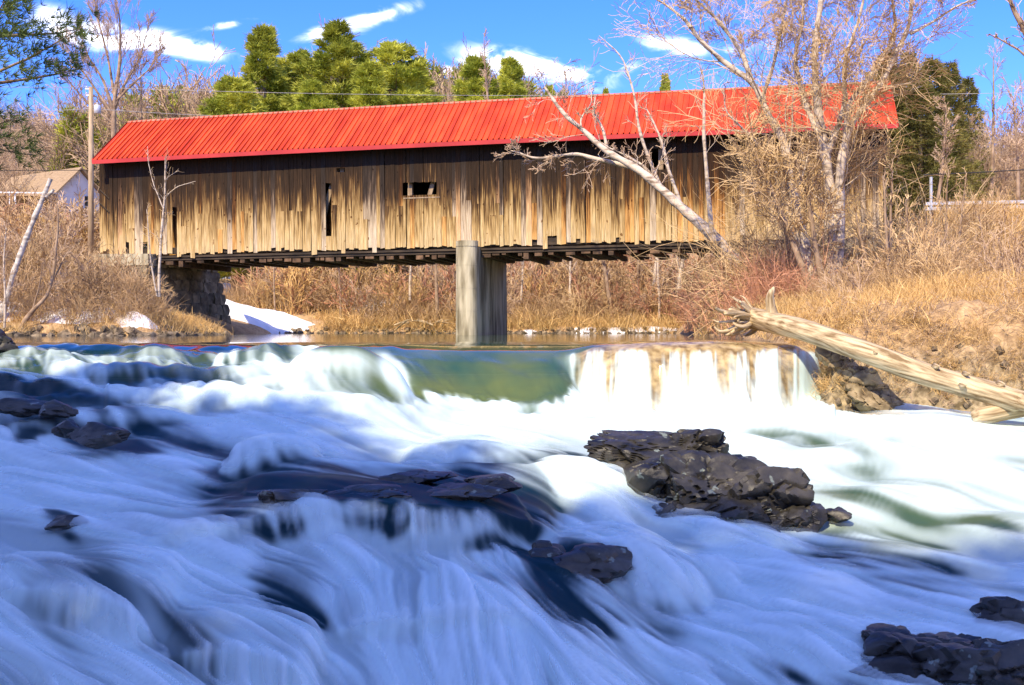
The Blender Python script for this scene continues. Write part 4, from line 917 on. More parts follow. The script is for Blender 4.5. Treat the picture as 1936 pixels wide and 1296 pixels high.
# ------------------------------------------------------------------ trees
def unit(v): v = np.asarray(v, float); return v / (np.linalg.norm(v) + 1e-9)
def perp(d, r):
    a = unit(np.cross(d, r.normal(size=3))); return a
def grow(mb, r, p, d, ln, rad, lev, maxlev, opt, mbt=None):
    """one limb and its side limbs; fine ones go into the twig mesh"""
    n = max(3, int(opt.get('seg', 6) - lev)); pts = [p]; dd = unit(d); st = ln / (n - 1)
    for i in range(n - 1):
        dd = unit(dd + r.normal(0, opt['wander'], 3) + np.array([0, 0, opt['up'] * (1 - .3 * lev)]))
        pts.append(pts[-1] + dd * st)
    pts = np.array(pts); end = rad * (.25 if lev < maxlev else .45)
    tgt = mbt if (mbt is not None and lev >= opt.get('twiglev', 2)) else mb
    tgt.tube(pts, np.maximum(np.linspace(rad, end, n), opt['rmin']), 6 if lev == 0 else (5 if lev == 1 else 3))
    if lev < maxlev:
        spawn(mb, r, pts, np.linspace(rad, end, n), ln, lev, maxlev, opt, mbt)
def spawn(mb, r, pts, rads, ln, lev, maxlev, opt, mbt=None, t0=.25, cnt=None, side=None):
    k = cnt if cnt is not None else opt['kids'][min(lev, len(opt['kids']) - 1)]
    k = max(1, int(k * r.uniform(.7, 1.3)))
    seg = len(pts) - 1
    for i in range(k):
        t = t0 + (1 - t0) * (i + r.uniform(.1, .9)) / k; j = min(int(t * seg), seg - 1); f_ = t * seg - j
        q = pts[j] * (1 - f_) + pts[j + 1] * f_; rr_ = rads[j] * (1 - f_) + rads[j + 1] * f_
        ax = unit(pts[j + 1] - pts[j]); a = r.uniform(*opt['ang']); pp = perp(ax, r)
        pp[1] *= opt.get('flat', 1.0); pp = unit(pp)
        d = ax * math.cos(a) + pp * math.sin(a)
        l2 = ln * r.uniform(*opt['lenr']) * (1.05 - .45 * t)
        grow(mb, r, q, d, l2, min(rr_ * .62, max(opt['rmin'], l2 * opt['rl'])), lev + 1, maxlev, opt, mbt)
OPT = dict(wander=.16, up=.06, kids=(9, 7, 6), ang=(.4, .95), lenr=(.45, .75), rl=.009, rmin=.009, seg=8, twiglev=2)
def traced(name, label, stems, seed, opt=None, maxlev=3, mat='bark_tan', twig='twig', cat='tree', group=None, jit=.3, base=None, cnts=None, t0=.25, lens=None):
    """stems: list of (depth list, [(px,py)...], r0, r1); limbs grown off each"""
    r = np.random.default_rng(seed); o_ = dict(OPT); o_.update(opt or {})
    b0 = np.array(base if base is not None else P(*stems[0][1][0], stems[0][0][0]))
    e = empty(name, tuple(b0), label, cat, group); mbt = MB()
    for i, (dep, pp, r0, r1) in enumerate(stems):
        dp = np.interp(np.linspace(0, 1, len(pp)), np.linspace(0, 1, len(dep)), dep)
        q = np.array([P(x, y, d) for (x, y), d in zip(pp, dp)]) - b0
        n = max(8, len(pp) * 4); q = bent(q, n); q = q + np.cumsum(r.normal(0, .012, q.shape), 0) * .5
        rd = np.linspace(r0, r1, n) * (1 + .12 * r.normal(size=n).clip(-1, 1)); mb = MB(); mb.tube(q, rd, 8)
        L_ = np.linalg.norm(np.diff(q, axis=0), axis=1).sum()
        spawn(mb, r, q, rd, (lens or .30) * L_ if i == 0 or lens is None else lens * L_, 0, maxlev, o_, mbt, t0=t0, cnt=(cnts[i] if cnts else None))
        mb.build('trunk' if i == 0 else 'stem', MAT[mat], e, True)
    if mbt.V: mbt.build('crown', MAT[twig], e)
    return e
TT = 31.0
traced('birch_tree', 'tall multi-stemmed birch with a dense tangle of twigs before the right bridge end', [
    ([31, 31, 30.5], [(1575, 568), (1572, 480), (1576, 400), (1566, 330), (1556, 260), (1546, 180), (1540, 90), (1556, 0), (1560, -70)], .17, .05),
    ([31, 31.5, 32], [(1552, 575), (1530, 500), (1508, 420), (1492, 340), (1478, 260), (1452, 225), (1420, 152), (1373, 122), (1318, 72), (1290, 32), (1240, -2), (1200, -20)], .15, .02),
    ([31.8, 31.8, 31.5], [(1420, 152), (1405, 105), (1360, 45), (1335, 20), (1290, -20)], .075, .02),
    ([31.9, 31, 30.5], [(1440, 190), (1460, 130), (1475, 60), (1490, -10), (1500, -50)], .06, .02),
    ([31, 30.5, 30], [(1580, 545), (1588, 430), (1585, 330), (1600, 260), (1614, 230), (1669, 160), (1692, 112), (1724, 50), (1727, -20)], .14, .03),
    ([30.6, 30.2, 30], [(1600, 260), (1602, 195), (1642, 150), (1687, 82), (1692, 37), (1682, -20)], .085, .025),
    ([30, 29.8, 29.5], [(1722, 65), (1772, 40), (1807, 15), (1852, 0), (1890, -30)], .045, .012),
    ([31, 30.5, 30], [(1560, 300), (1600, 200), (1590, 120), (1620, 40), (1640, -40)], .08, .025),
    ([31, 31.5, 32], [(1556, 270), (1520, 190), (1500, 110), (1520, 30), (1515, -40)], .08, .025),
], 3, dict(kids=(10, 9, 8), wander=.2, up=.04, rmin=.0065, lenr=(.5, .85)), mat='birch', twig='twig_gold', cnts=[34, 20, 9, 8, 22, 9, 7, 14, 14], t0=.10, lens=.42)
# lower stems of the thicket at its foot
traced('birch_tree', 'slanting twin grey stems growing beside the big birch clump', [
    ([30.4, 30.8], [(1540, 575), (1512, 490), (1478, 400), (1450, 330), (1425, 270)], .10, .03),
    ([30.2, 30], [(1562, 572), (1540, 470), (1528, 380), (1500, 300)], .085, .03)], 5, dict(kids=(10, 8, 6)), mat='bark_tan', twig='twig_gold', cnts=[22, 20], lens=.55)
traced('tree', 'grey tree leaning far out to the left across the bridge siding', [
    ([37, 39, 40.5, 41], [(1400, 500), (1345, 442), (1290, 395), (1240, 350), (1205, 318), (1150, 292), (1105, 250), (1068, 222), (1045, 190), (1028, 165)], .19, .04),
    ([40.3, 40.8, 41], [(1215, 322), (1130, 302), (1090, 290), (1045, 296), (1010, 300), (985, 290), (965, 283)], .085, .02),
    ([40.6, 41], [(1150, 295), (1140, 240), (1120, 215), (1125, 185)], .06, .015),
    ([41, 41.4], [(1100, 248), (1096, 225), (1120, 195), (1118, 170)], .045, .012),
    ([39.8, 40.2], [(1246, 355), (1225, 320), (1185, 295), (1160, 285), (1135, 268)], .06, .015)], 8,
    dict(kids=(8, 6, 5), wander=.2, up=.10), mat='birch', twig='twig', cnts=[18, 12, 7, 7, 7], t0=.3, lens=.30)
for i, (lab, st) in enumerate([
    ('slim white birch stem rising past the middle of the roof into the sky', ([39.8, 40.2], [(1252, 362), (1233, 320), (1208, 250), (1200, 180), (1178, 110), (1133, 70)], .075, .015)),
    ('slim pale birch ending just above the eave beside the dark wall opening', ([39.5, 39.8], [(1292, 400), (1264, 322), (1256, 275), (1238, 232), (1223, 203)], .07, .02)),
    ('straight white birch stem in front of the roof left of the big clump', ([36.5, 36.5], [(1345, 440), (1334, 322), (1328, 235), (1330, 162), (1325, 130)], .08, .02)),
    ('thin bent sapling crossing the eave left of the big birch clump', ([35.5, 35.5], [(1470, 330), (1430, 275), (1400, 240), (1368, 215), (1366, 165)], .05, .015))]):
    traced('birch_tree', lab, [st], 30 + i, dict(kids=(8, 5, 4), up=.08), maxlev=2, mat='birch', twig='twig', cnts=[11], t0=.3, lens=.25)
# saplings on the right bank
SAP = [(1682, 560, 1671, 330, 28, .045, 'thin upright sapling standing between the birch clump and the guardrail'),
       (1680, 556, 1690, 300, 28.4, .05, 'leafless pole sapling with a slight lean beside its thin twin'),
       (1722, 560, 1712, 380, 28, .03, 'wispy forked sapling on the bank below the guardrail end'),
       (1782, 508, 1795, 320, 36, .035, 'small dark sapling in front of the guardrail'),
       (1812, 460, 1830, 330, 37, .04, 'short dark sapling close before the guardrail post'),
       (1640, 520, 1612, 400, 30, .06, 'broken brown stem leaning left behind the birch clump'),
       (1500, 540, 1462, 330, 33, .06, 'grey stem leaning left out of the red brush')]
for i, (x0, y0, x1, y1, Y, r0, lab) in enumerate(SAP):
    traced('sapling', lab, [([Y, Y], [(x0, y0), (x0 * .7 + x1 * .3, y0 * .65 + y1 * .35), (x0 * .35 + x1 * .65, y0 * .3 + y1 * .7), (x1, y1)], r0, .012)], 50 + i, dict(kids=(8, 5), ang=(.35, .8)), maxlev=2, mat='bark_tan', twig='twig_gold', cnts=[11], lens=.32, t0=.2)
# bare trees behind the road on the right
RB = [(1700, 400, 1705, 130, 60, .10, 'bare young tree in front of the dark hemlocks'), (1872, 390, 1878, 105, 62, .12, 'bare grey tree against the sky near the right edge'), (1825, 400, 1820, 170, 66, .10, 'bare tree behind the right end of the road'),
      (1770, 400, 1790, 200, 52, .08, 'slender bare tree just behind the guardrail'), (1925, 395, 1915, 190, 55, .10, 'bare bushy tree at the right edge behind the guardrail')]
for i, (x0, y0, x1, y1, Y, r0, lab) in enumerate(RB):
    traced('bare_tree', lab, [([Y, Y], [(x0, y0), (x0 * .5 + x1 * .5 + 4, (y0 + y1) / 2), (x1, y1)], r0, .02)], 70 + i, dict(kids=(14, 8, 5), ang=(.3, .7), rmin=.009, up=.09, flat=.8), maxlev=3, mat='bark_tan', twig='twig', cnts=[16], lens=.36, t0=.2)
traced('bare_tree', 'dark bare branches reaching in from the upper right corner', [([24, 24], [(2080, 420), (2030, 250), (1962, 130), (1935, 60), (1905, 10), (1895, -30)], .10, .03), ([24, 23.8], [(1960, 128), (1925, 92), (1895, 75), (1872, 62)], .03, .01)], 90, dict(kids=(6, 5, 4)), maxlev=2, mat='bark_tan', twig='twig', cnts=[10, 5], lens=.2, t0=.4)
# left side
traced('dead_tree', 'broken white dead birch trunk leaning at the left edge', [([43, 43], [(2, 605), (22, 530), (44, 470), (62, 425), (80, 380), (96, 341)], .11, .085), ([43, 43], [(86, 372), (96, 364), (101, 358)], .07, .06)], 101, dict(kids=(2,), rmin=.006), maxlev=1, mat='deadbirch', twig='twig', cnts=[2, 0], lens=.12)
traced('sapling', 'pale forked sapling standing before the left abutment', [([43.5, 43.8], [(300, 562), (302, 490), (304, 440), (310, 380), (312, 335), (311, 298)], .06, .015), ([43.4, 43.2], [(297, 560), (286, 500), (281, 440), (277, 395)], .035, .012), ([43.8, 43.6], [(311, 372), (330, 355), (352, 348), (368, 344)], .02, .008), ([43.8, 44], [(309, 395), (290, 350), (282, 315), (280, 280)], .022, .008)], 103, dict(kids=(9, 5), rmin=.006, up=.05), maxlev=2, mat='birch', twig='twig_gold', cnts=[13, 8, 4, 5], lens=.25, t0=.2)
traced('tree', 'leafless grey alder on the left bank at the waterline', [([42.2, 42.5], [(38, 622), (62, 585), (92, 560), (103, 510), (109, 450), (112, 415), (108, 385)], .09, .02), ([42.5, 42.8], [(100, 530), (125, 480), (150, 460)], .03, .01), ([42.3, 42], [(62, 585), (75, 540), (80, 500)], .035, .01)], 105, dict(kids=(10, 7, 4), rmin=.006), maxlev=3, mat='bark_tan', twig='twig', cnts=[14, 8, 8], lens=.28, t0=.25)
traced('tree', 'thin bare tree at the extreme left waterline', [([42, 42], [(8, 620), (10, 560), (6, 500), (12, 430)], .05, .015)], 106, dict(kids=(9, 6, 4), rmin=.006), maxlev=3, mat='birch', twig='twig', cnts=[12], lens=.3)
traced('bare_tree', 'tall vase-shaped bare maple rising behind the left end of the roof', [
    ([78, 78], [(217, 330), (215, 250), (216, 190), (226, 130), (228, 70), (224, 20)], .20, .04),
    ([78, 77], [(216, 215), (195, 150), (165, 105), (150, 60)], .12, .02), ([78, 79], [(218, 200), (240, 150), (265, 110), (280, 50)], .12, .02),
    ([78, 77.5], [(215, 220), (178, 165), (145, 120), (125, 85)], .10, .02), ([78, 78.5], [(216, 180), (205, 110), (190, 50), (180, 20)], .10, .02), ([78, 79], [(220, 190), (250, 160), (285, 130), (300, 95)], .09, .02), ([78, 77], [(214, 235), (160, 190), (135, 160), (115, 130)], .09, .02)], 110,
    dict(kids=(8, 7, 5), rmin=.011, ang=(.22, .55), up=.10, lenr=(.55, .9), wander=.1), maxlev=3, mat='bark_tan', twig='twig', cnts=[22, 12, 12, 12, 12, 10, 10], lens=.42, t0=.3)
traced('bare_tree', 'smaller bare tree right beside the tall maple', [([82, 82], [(268, 330), (267, 240), (268, 180), (266, 110)], .14, .02)], 111, dict(kids=(12, 7, 5), rmin=.012, up=.12, ang=(.3, .7)), maxlev=3, twig='twig', cnts=[14], lens=.36)
traced('bare_tree', 'thin bare crown poking up among the pines behind the ridge', [([72, 72], [(925, 260), (923, 190), (918, 140), (915, 75)], .12, .02)], 112, dict(kids=(10, 6, 4), rmin=.012, up=.1, ang=(.3, .6)), maxlev=3, twig='twig', cnts=[12], lens=.3)
# slim trees on the far bank, seen below the deck
FB = [(827, 603, 823, 440, .11, 'bark_tan', 'grey trunk on the far bank just left of the pier'), (775, 560, 778, 430, .08, 'birch', 'pale straight trunk among the brush well left of the pier'), (985, 560, 992, 440, .06, 'birch', 'thin white birch just right of the pier'), (1078, 560, 1079, 440, .07, 'birch', 'pale trunk midway between pier and birch group'),
      (1156, 590, 1133, 450, .11, 'bark_tan', 'leaning forked grey trunk right of the pier'), (1205, 590, 1208, 450, .09, 'bark_tan', 'brown trunk left of the white birch pair'), (1228, 606, 1246, 440, .12, 'birch', 'bright white birch leaning right on the far shore'), (1247, 603, 1243, 450, .07, 'birch', 'slimmer white birch beside the bright leaning one'),
      (1272, 610, 1300, 440, .13, 'birch', 'forked birch at the corner of the far shore'), (1295, 600, 1278, 470, .08, 'birch', 'pale stem crossing behind the forked corner birch'), (520, 590, 518, 480, .06, 'bark_tan', 'thin trunk on the far bank above the snow'), (645, 600, 640, 480, .07, 'bark_tan', 'small tree on the far bank by the snow patch'), (890, 560, 880, 430, .08, 'bark_tan', 'dark trunk close behind the pier')]
for i, (x0, y0, x1, y1, r0, mt, lab) in enumerate(FB):
    Y = 63.2 + (i * 37 % 7) * .35
    traced('bare_tree', lab, [([Y, Y], [(x0, y0 + 8), ((x0 * 2 + x1) / 3, (y0 * 2 + y1) / 3), ((x0 + x1 * 2) / 3, (y0 + y1 * 2) / 3), (x1, y1)], r0, r0 * .6)], 130 + i, dict(kids=(9, 6, 4), rmin=.012, up=.08), maxlev=2, mat=mt, twig='twig', cnts=[12], lens=.34, t0=.25)

# ------------------------------------------------------------------ evergreens: tufts of needles set on whorled limbs
def tufts(pos, dirs, size, r, k=7, spread=.62, wid=.075):
    n = len(pos); D = dirs / (np.linalg.norm(dirs, axis=1, keepdims=True) + 1e-9)
    V = np.zeros((n, k, 3, 3))
    for j in range(k):
        d = D + r.normal(0, spread, (n, 3)); d /= np.linalg.norm(d, axis=1, keepdims=True)
        sd = np.cross(d, r.normal(size=(n, 3))); sd /= np.linalg.norm(sd, axis=1, keepdims=True) + 1e-9
        L_ = size * r.uniform(.7, 1.3, n)
        V[:, j, 0] = pos - sd * (L_ * wid)[:, None] + d * (L_ * .12)[:, None]; V[:, j, 1] = pos + sd * (L_ * wid)[:, None] + d * (L_ * .12)[:, None]; V[:, j, 2] = pos + d * L_[:, None]
    V = V.reshape(-1, 3); return V, np.arange(len(V)).reshape(-1, 3)
def pine_meshes(seed, H, R, bare=.15, whorl=.75, nb=6, rise=.35, size=.42, dens=1.0, taper=.9, k=7, shape=None, wid=.075):
    r = np.random.default_rng(seed); wood = MB(); wood.tube([[0, 0, -.5], [.1, 0, H * .5], [0, .05, H]], [H * .016, H * .010, .03], 7)
    ps, ds = [], []
    z = H * bare
    while z < H - .2:
        t = (z / H - bare) / (1 - bare)
        w_ = (shape(t) if shape else (1 - t) ** taper) * R * r.uniform(.75, 1.15) + .25
        a0 = r.uniform(0, 6.28)
        for b_ in range(nb):
            if r.random() < .1: continue
            a = a0 + b_ * 6.283 / nb + r.normal(0, .25); L_ = w_ * r.uniform(.65, 1.15)
            d = np.array([math.cos(a), math.sin(a), rise * (.2 + t) + r.normal(0, .1)]); n = 6
            q = np.array([0, 0, z]) + d[None, :] * (np.linspace(0, 1, n)[:, None] * L_); q[:, 2] += .12 * L_ * np.linspace(0, 1, n) ** 2 + np.cumsum(r.normal(0, .03, n)) * L_ * .3
            wood.tube(q, np.linspace(.045 * L_ / 3 + .012, .01, n), 4)
            m_ = int((8 + L_ * 11) * dens); u = .22 + .78 * r.random(m_) ** .75
            base = q[0] + (q[-1] - q[0]) * u[:, None]; base[:, 2] = np.interp(u, np.linspace(0, 1, n), q[:, 2])
            sidev = np.array([-math.sin(a), math.cos(a), 0]); off = r.normal(0, .20 * L_ + .1, m_) * (1.1 - .6 * u)
            base = base + sidev[None, :] * off[:, None] + np.array([0, 0, 1])[None, :] * r.normal(.08, .16, m_)[:, None]
            ps.append(base); ds.append(np.tile(unit(d) + [0, 0, .35], (m_, 1)) + sidev[None, :] * np.sign(off)[:, None] * .5)
        z += whorl * r.uniform(.7, 1.3) * (1.1 - .5 * t)
    ps.append(np.array([[0, 0, H - .1 * i] for i in range(6)])); ds.append(np.tile([0, 0, 1.], (6, 1)))
    V, T = tufts(np.vstack(ps), np.vstack(ds), size, r, k, wid=wid)
    return wood.mesh('trunk', True), mk_mesh('crown', V, [T])
def place_tree(name, label, meshes, loc, sc=1.0, rz=0.0, mat='pine', group=None, cat='pine tree', sxy=None):
    e = empty(name, tuple(loc), label, cat, group, (0, 0, rz)); e.scale = (sxy or sc, sxy or sc, sc)
    add('trunk', meshes[0], MAT['bark_tan'], e)
    c = bpy.data.objects.new('crown', meshes[1]); COL.objects.link(c); c.parent = e
    if not meshes[1].materials: meshes[1].materials.append(MAT[mat])
    return e
cone_ = lambda t: (.45 + .55 * min(1, t / .2)) * (1 - t) ** .92 + .015
round_ = lambda t: (math.sin(min(1, .25 + .75 * t) * math.pi) ** .6 * .9 + .1) if t < .8 else max(.0, (1 - t) / .2) ** .8 * .75 + .05
PM = [pine_meshes(1, 18, 4.6, .10, whorl=1.05, rise=.5, nb=6, shape=cone_, dens=3.2, size=.40), pine_meshes(2, 18, 3.6, .10, whorl=1.05, rise=.5, nb=6, shape=cone_, dens=3.2, size=.40), pine_meshes(3, 18, 5.0, .10, whorl=1.05, rise=.55, nb=6, shape=cone_, dens=3.2, size=.40)]
PINES = [(498, 52, 76, 1, 'pointed green pine leftmost of the big pines behind the roof', 1.0), (640, 55, 74, 0, 'broad bushy pine tallest of the big pines behind the roof', 1.15), (560, 100, 80, 2, 'green pine filling the gap between the two tallest pines', 1.0), (748, 82, 75, 2, 'round-topped pine just right of the tallest pine', 1.1),
         (445, 150, 72, 2, 'low spreading pine at the left foot of the big pines', .9), (700, 120, 70, 1, 'yellow-green pine low in front of the round-topped one', .9), (900, 108, 84, 1, 'pale pine with a loose top behind the ridge before the white cloud', 1.0), (965, 112, 86, 1, 'slim pale pine right of the loose-topped one', .85),
         (790, 140, 80, 0, 'small pine at the right foot of the big pines', .9), (1258, 148, 95, 0, 'lone round pine top peeping over the middle of the ridge', .6), (1145, 168, 110, 1, 'tiny dark pine tip on the ridge line', .5), (590, 165, 70, 0, 'low pine foliage right above the ridge at the tallest pine', .8), (345, 165, 120, 1, 'far dark pine on the hill right of the bare maple', 1.0), (385, 172, 125, 1, 'far pine just left of the big pines', .9), (1040, 168, 105, 0, 'small round pine behind the ridge right of the pale pines', .7)]
for i, (px, py, Y, k, lab, wx_) in enumerate(PINES):
    p = P(px, py, Y); g = float(terr(p[0], Y)); sc = (p[2] - g) / 18.0
    place_tree('pine_tree', lab, PM[k], (p[0], Y, g), sc, i * 1.3, sxy=max(.35, wx_ * (1.22 if Y < 90 else .9)))
HM = [pine_meshes(11, 14, 3.4, .03, whorl=.55, nb=6, rise=-.02, size=.34, dens=1.25, taper=.8), pine_meshes(12, 14, 2.6, .03, whorl=.55, nb=6, rise=.02, size=.34, dens=1.25, taper=.75)]
for i, (px, py, Y, lab) in enumerate([(1676, 95, 58, 'tall dark hemlock right behind the roof end'), (1718, 104, 59, 'dark hemlock second to the right of the roof end'), (1762, 108, 60, 'dark hemlock third to the right of the roof end'), (1795, 122, 62, 'outermost dark hemlock right of the roof end'), (1740, 150, 57, 'low dense hemlock filling in before the taller ones'), (1830, 150, 75, 'thin tan-green conifer beyond the hemlocks')]):
    p = P(px, py, Y); g = float(terr(p[0], Y)); sc = (p[2] - g) / 14.0
    place_tree('hemlock_tree', lab, HM[i % 2], (p[0], Y, g), sc, i * 1.1, 'hemlock', cat='hemlock tree', sxy=.75)
# pine whose boughs hang into the upper left corner, and the tall pines along the near left bank that shade the rapids
BPm = pine_meshes(21, 17, 3.8, .12, whorl=.8, rise=.25, size=.30, dens=2.4, k=8, shape=lambda t: (1 - t) ** .5)
HP = pine_meshes(22, 15, 4.0, .38, whorl=.95, rise=.18, size=.24, dens=2.0, k=15, nb=6, wid=.035, shape=lambda t: .55 + .45 * math.sin(t * 3))
for q in (BPm[1], HP[1]): q.materials.append(MAT['pine_dark'])
p = P(-100, 600, 24); place_tree('pine_tree', 'dark pine bough hanging into the upper left corner', HP, (p[0], 24, float(terr(p[0], 24))), 1.0, .6)
for i, (x, y, s_, rz) in enumerate([(-15.5, -2.2, 1.1, 0), (-13.0, -5.4, 1.1, 1), (-11.0, -8.0, 1.1, 2), (-8.6, -10.4, 1.15, 3), (-6.8, -12.2, 1.2, 4), (-4.6, -14.5, 1.2, 5), (-18.6, -.2, 1.0, 2.2), (-15.5, -8.0, 1.15, 2.5)]):
    x += .5; y += 1.2
    place_tree('pine_tree', 'tall dark pine on the near left bank beside the camera', BPm, (x, y, max(float(terr(x, y)), -1.0)), s_, rz, group='pines shading the rapids')

# ------------------------------------------------------------------ brush, dry grass and far woods: instanced clumps
LIB = {}
def clump(seed, n, h, spread, wid, curve, mat, branch=0, hvar=.4, base=.25):
    r = np.random.default_rng(seed); m = MB(); V = []; Q = []
    def ribbon(p0, d, L_, w_, nseg=3):
        nonlocal V, Q
        pts = [p0]; dd = unit(d)
        for i in range(nseg):
            dd = unit(dd + r.normal(0, curve, 3) - np.array([0, 0, curve * .35])); pts.append(pts[-1] + dd * L_ / nseg)
        sd = unit(np.cross(dd, r.normal(size=3))); k = len(V)
        for i, p in enumerate(pts):
            ww = w_ * (1 - .7 * i / nseg); V += [p - sd * ww, p + sd * ww]
        for i in range(nseg): Q.append([k + 2 * i, k + 2 * i + 1, k + 2 * i + 3, k + 2 * i + 2])
        return pts, dd
    for i in range(n):
        a = r.uniform(0, 6.28); b_ = np.array([r.normal(0, base), r.normal(0, base), -.05])
        d = np.array([math.cos(a) * spread * r.random(), math.sin(a) * spread * r.random(), 1.0]); L_ = h * r.uniform(1 - hvar, 1 + hvar * .6)
        pts, dd = ribbon(b_, d, L_, wid)
        for j in range(branch):
            q = pts[r.integers(1, len(pts) - 1)]; ribbon(q, dd + r.normal(0, .55, 3), L_ * r.uniform(.25, .5), wid * .7, 2)
    me = mk_mesh('clump', V, [Q]); me.materials.append(MAT[mat]); return me
def far_tree(seed, H, mat, conifer=False):
    r = np.random.default_rng(seed)
    if conifer:
        w_, c = pine_meshes(seed, H, H * .2, .08, whorl=1.1, nb=5, size=.8, dens=.5, k=5); c.materials.append(MAT[mat]); return c
    m = MB(); o_ = dict(OPT); o_.update(kids=(13, 6, 3), rmin=.025, ang=(.3, .75), up=.12, seg=6)
    grow(m, r, np.array([0, 0, -.3]), np.array([0, 0, 1.]), H, .13, 0, 3, o_)
    me = m.mesh('far_tree'); me.materials.append(MAT[mat]); return me
def scatter(name, label, cat, pts, variants, scl, seed, kind='stuff', tilt=.12, idx=None):
    r = np.random.default_rng(seed); n = len(pts)
    coll = bpy.data.collections.new(name + '_source')
    for i, me in enumerate(variants):
        o = bpy.data.objects.new('%s_source_%02d' % (name, i), me); coll.objects.link(o)
    me = bpy.data.meshes.new(name); me.vertices.add(n); me.vertices.foreach_set('co', np.asarray(pts, np.float32).ravel())
    rot = np.stack([r.normal(0, tilt, n), r.normal(0, tilt, n), r.uniform(0, 6.283, n)], 1)
    a = me.attributes.new('rot', 'FLOAT_VECTOR', 'POINT'); a.data.foreach_set('vector', rot.astype(np.float32).ravel())
    a = me.attributes.new('scl', 'FLOAT', 'POINT'); a.data.foreach_set('value', np.asarray(scl, np.float32) * r.uniform(.7, 1.3, n).astype(np.float32))
    a = me.attributes.new('idx', 'INT', 'POINT'); a.data.foreach_set('value', (r.integers(0, len(variants), n) if idx is None else idx).astype(np.int32))
    ob = add(name, me); tag(ob, label, cat, kind=kind)
    g = bpy.data.node_groups.new(name, 'GeometryNodeTree')
    g.interface.new_socket('Geometry', in_out='INPUT', socket_type='NodeSocketGeometry'); g.interface.new_socket('Geometry', in_out='OUTPUT', socket_type='NodeSocketGeometry')
    gi = g.nodes.new('NodeGroupInput'); go = g.nodes.new('NodeGroupOutput'); ip = g.nodes.new('GeometryNodeInstanceOnPoints'); ci = g.nodes.new('GeometryNodeCollectionInfo')
    ci.inputs['Collection'].default_value = coll; ci.inputs['Separate Children'].default_value = True; ci.inputs['Reset Children'].default_value = True
    def na(nm, ty):
        x = g.nodes.new('GeometryNodeInputNamedAttribute'); x.data_type = ty; x.inputs['Name'].default_value = nm; return x.outputs['Attribute']
    L = g.links; L.new(gi.outputs[0], ip.inputs['Points']); L.new(ci.outputs[0], ip.inputs['Instance']); ip.inputs['Pick Instance'].default_value = True
    L.new(na('idx', 'INT'), ip.inputs['Instance Index']); L.new(na('rot', 'FLOAT_VECTOR'), ip.inputs['Rotation']); L.new(na('scl', 'FLOAT'), ip.inputs['Scale'])
    L.new(ip.outputs[0], go.inputs[0])
    md = ob.modifiers.new('scatter', 'NODES'); md.node_group = g
    return ob
def pts_in(n, x0, x1, y0, y1, seed, cond):
    r = np.random.default_rng(seed); X = r.uniform(x0, x1, n); Y = r.uniform(y0, y1, n); k = cond(X, Y); X, Y = X[k], Y[k]
    return np.stack([X, Y, terr(X, Y) - .03], 1)
infr = lambda X, Y: np.abs(X / Y) < .50
GR = [clump(200 + i, 46, .42, .9, .007, .22, 'grass_dry') for i in range(5)]
GRh = [clump(210 + i, 40, .55, 1.3, .008, .45, 'grass_dry', base=.18) for i in range(4)]
BR = [clump(220 + i, 26, 1.5, .8, .009, .14, 'brush', branch=4, base=.3) for i in range(5)]
BRf = [clump(230 + i, 30, 2.0, .8, .016, .14, 'brush', branch=4, base=.4) for i in range(4)] + [clump(236 + i, 40, 1.3, .9, .018, .2, 'grass_dry', base=.45) for i in range(2)]
RD = [clump(240 + i, 30, 1.7, .8, .010, .13, 'twig_red', branch=4, base=.3) for i in range(4)]
# right bank
p = pts_in(5200, 4.0, 30, 18, 44, 1, lambda X, Y: (d_right(X, Y) > .75) & infr(X, Y) & (bridge_sw(X, Y)[1] < -2.2) & (terr(X, Y) > .05))
scatter('dry_grass', 'straw-coloured dry grass covering the right bank', 'grass', p, GR, np.interp(p[:, 1], [18, 30, 44], [.65, 1.1, 1.5]), 1)
p = pts_in(2600, 4.0, 12, 17, 22, 2, lambda X, Y: (d_right(X, Y) > .05) & (d_right(X, Y) < 1.1) & infr(X, Y) & (terr(X, Y) > -.75))
scatter('dry_grass', 'matted grass and roots hanging down the cut face of the right bank', 'grass', p, GRh, np.full(len(p), .42), 2, tilt=.6)
p = pts_in(1000, 6.0, 30, 25, 46, 3, lambda X, Y: (d_right(X, Y) > 1.8) & infr(X, Y) & (bridge_sw(X, Y)[1] < -3.2) & (vn(X * .35, Y * .35) > -.15))
scatter('dry_brush', 'tan leafless brush on the slope below the road', 'brush', p, BR, np.interp(p[:, 1], [25, 33, 44], [.55, .65, .5]), 3)
p = pts_in(800, 4.5, 12, 30, 50, 4, lambda X, Y: (d_right(X, Y) > .35) & (X / Y > .13) & (X / Y < .245) & (terr(X, Y) > .0))
scatter('red_brush', 'reddish dogwood brush on the shore between log and bridge', 'brush', p, RD, np.full(len(p), .85), 4)
# left bank
p = pts_in(1500, -28, -10.3, 41, 62, 5, lambda X, Y: (d_left(X, Y) > .8) & infr(X, Y) & (bridge_sw(X, Y)[1] < -1.6) & ~((X > -14.6) & (Y > 45.5)))
scatter('dry_brush', 'dense tan thicket on the left bank before the bridge end', 'brush', p, BR, np.interp(d_left(p[:, 0], p[:, 1]), [0, 2, 6], [.45, .8, .9]), 5)
p = pts_in(3200, -28, -10.3, 41, 58, 6, lambda X, Y: (d_left(X, Y) > .25) & infr(X, Y) & (bridge_sw(X, Y)[1] < -.8))
scatter('dry_grass', 'flattened straw grass along the left waterline', 'grass', p, GR, np.full(len(p), .9), 6)
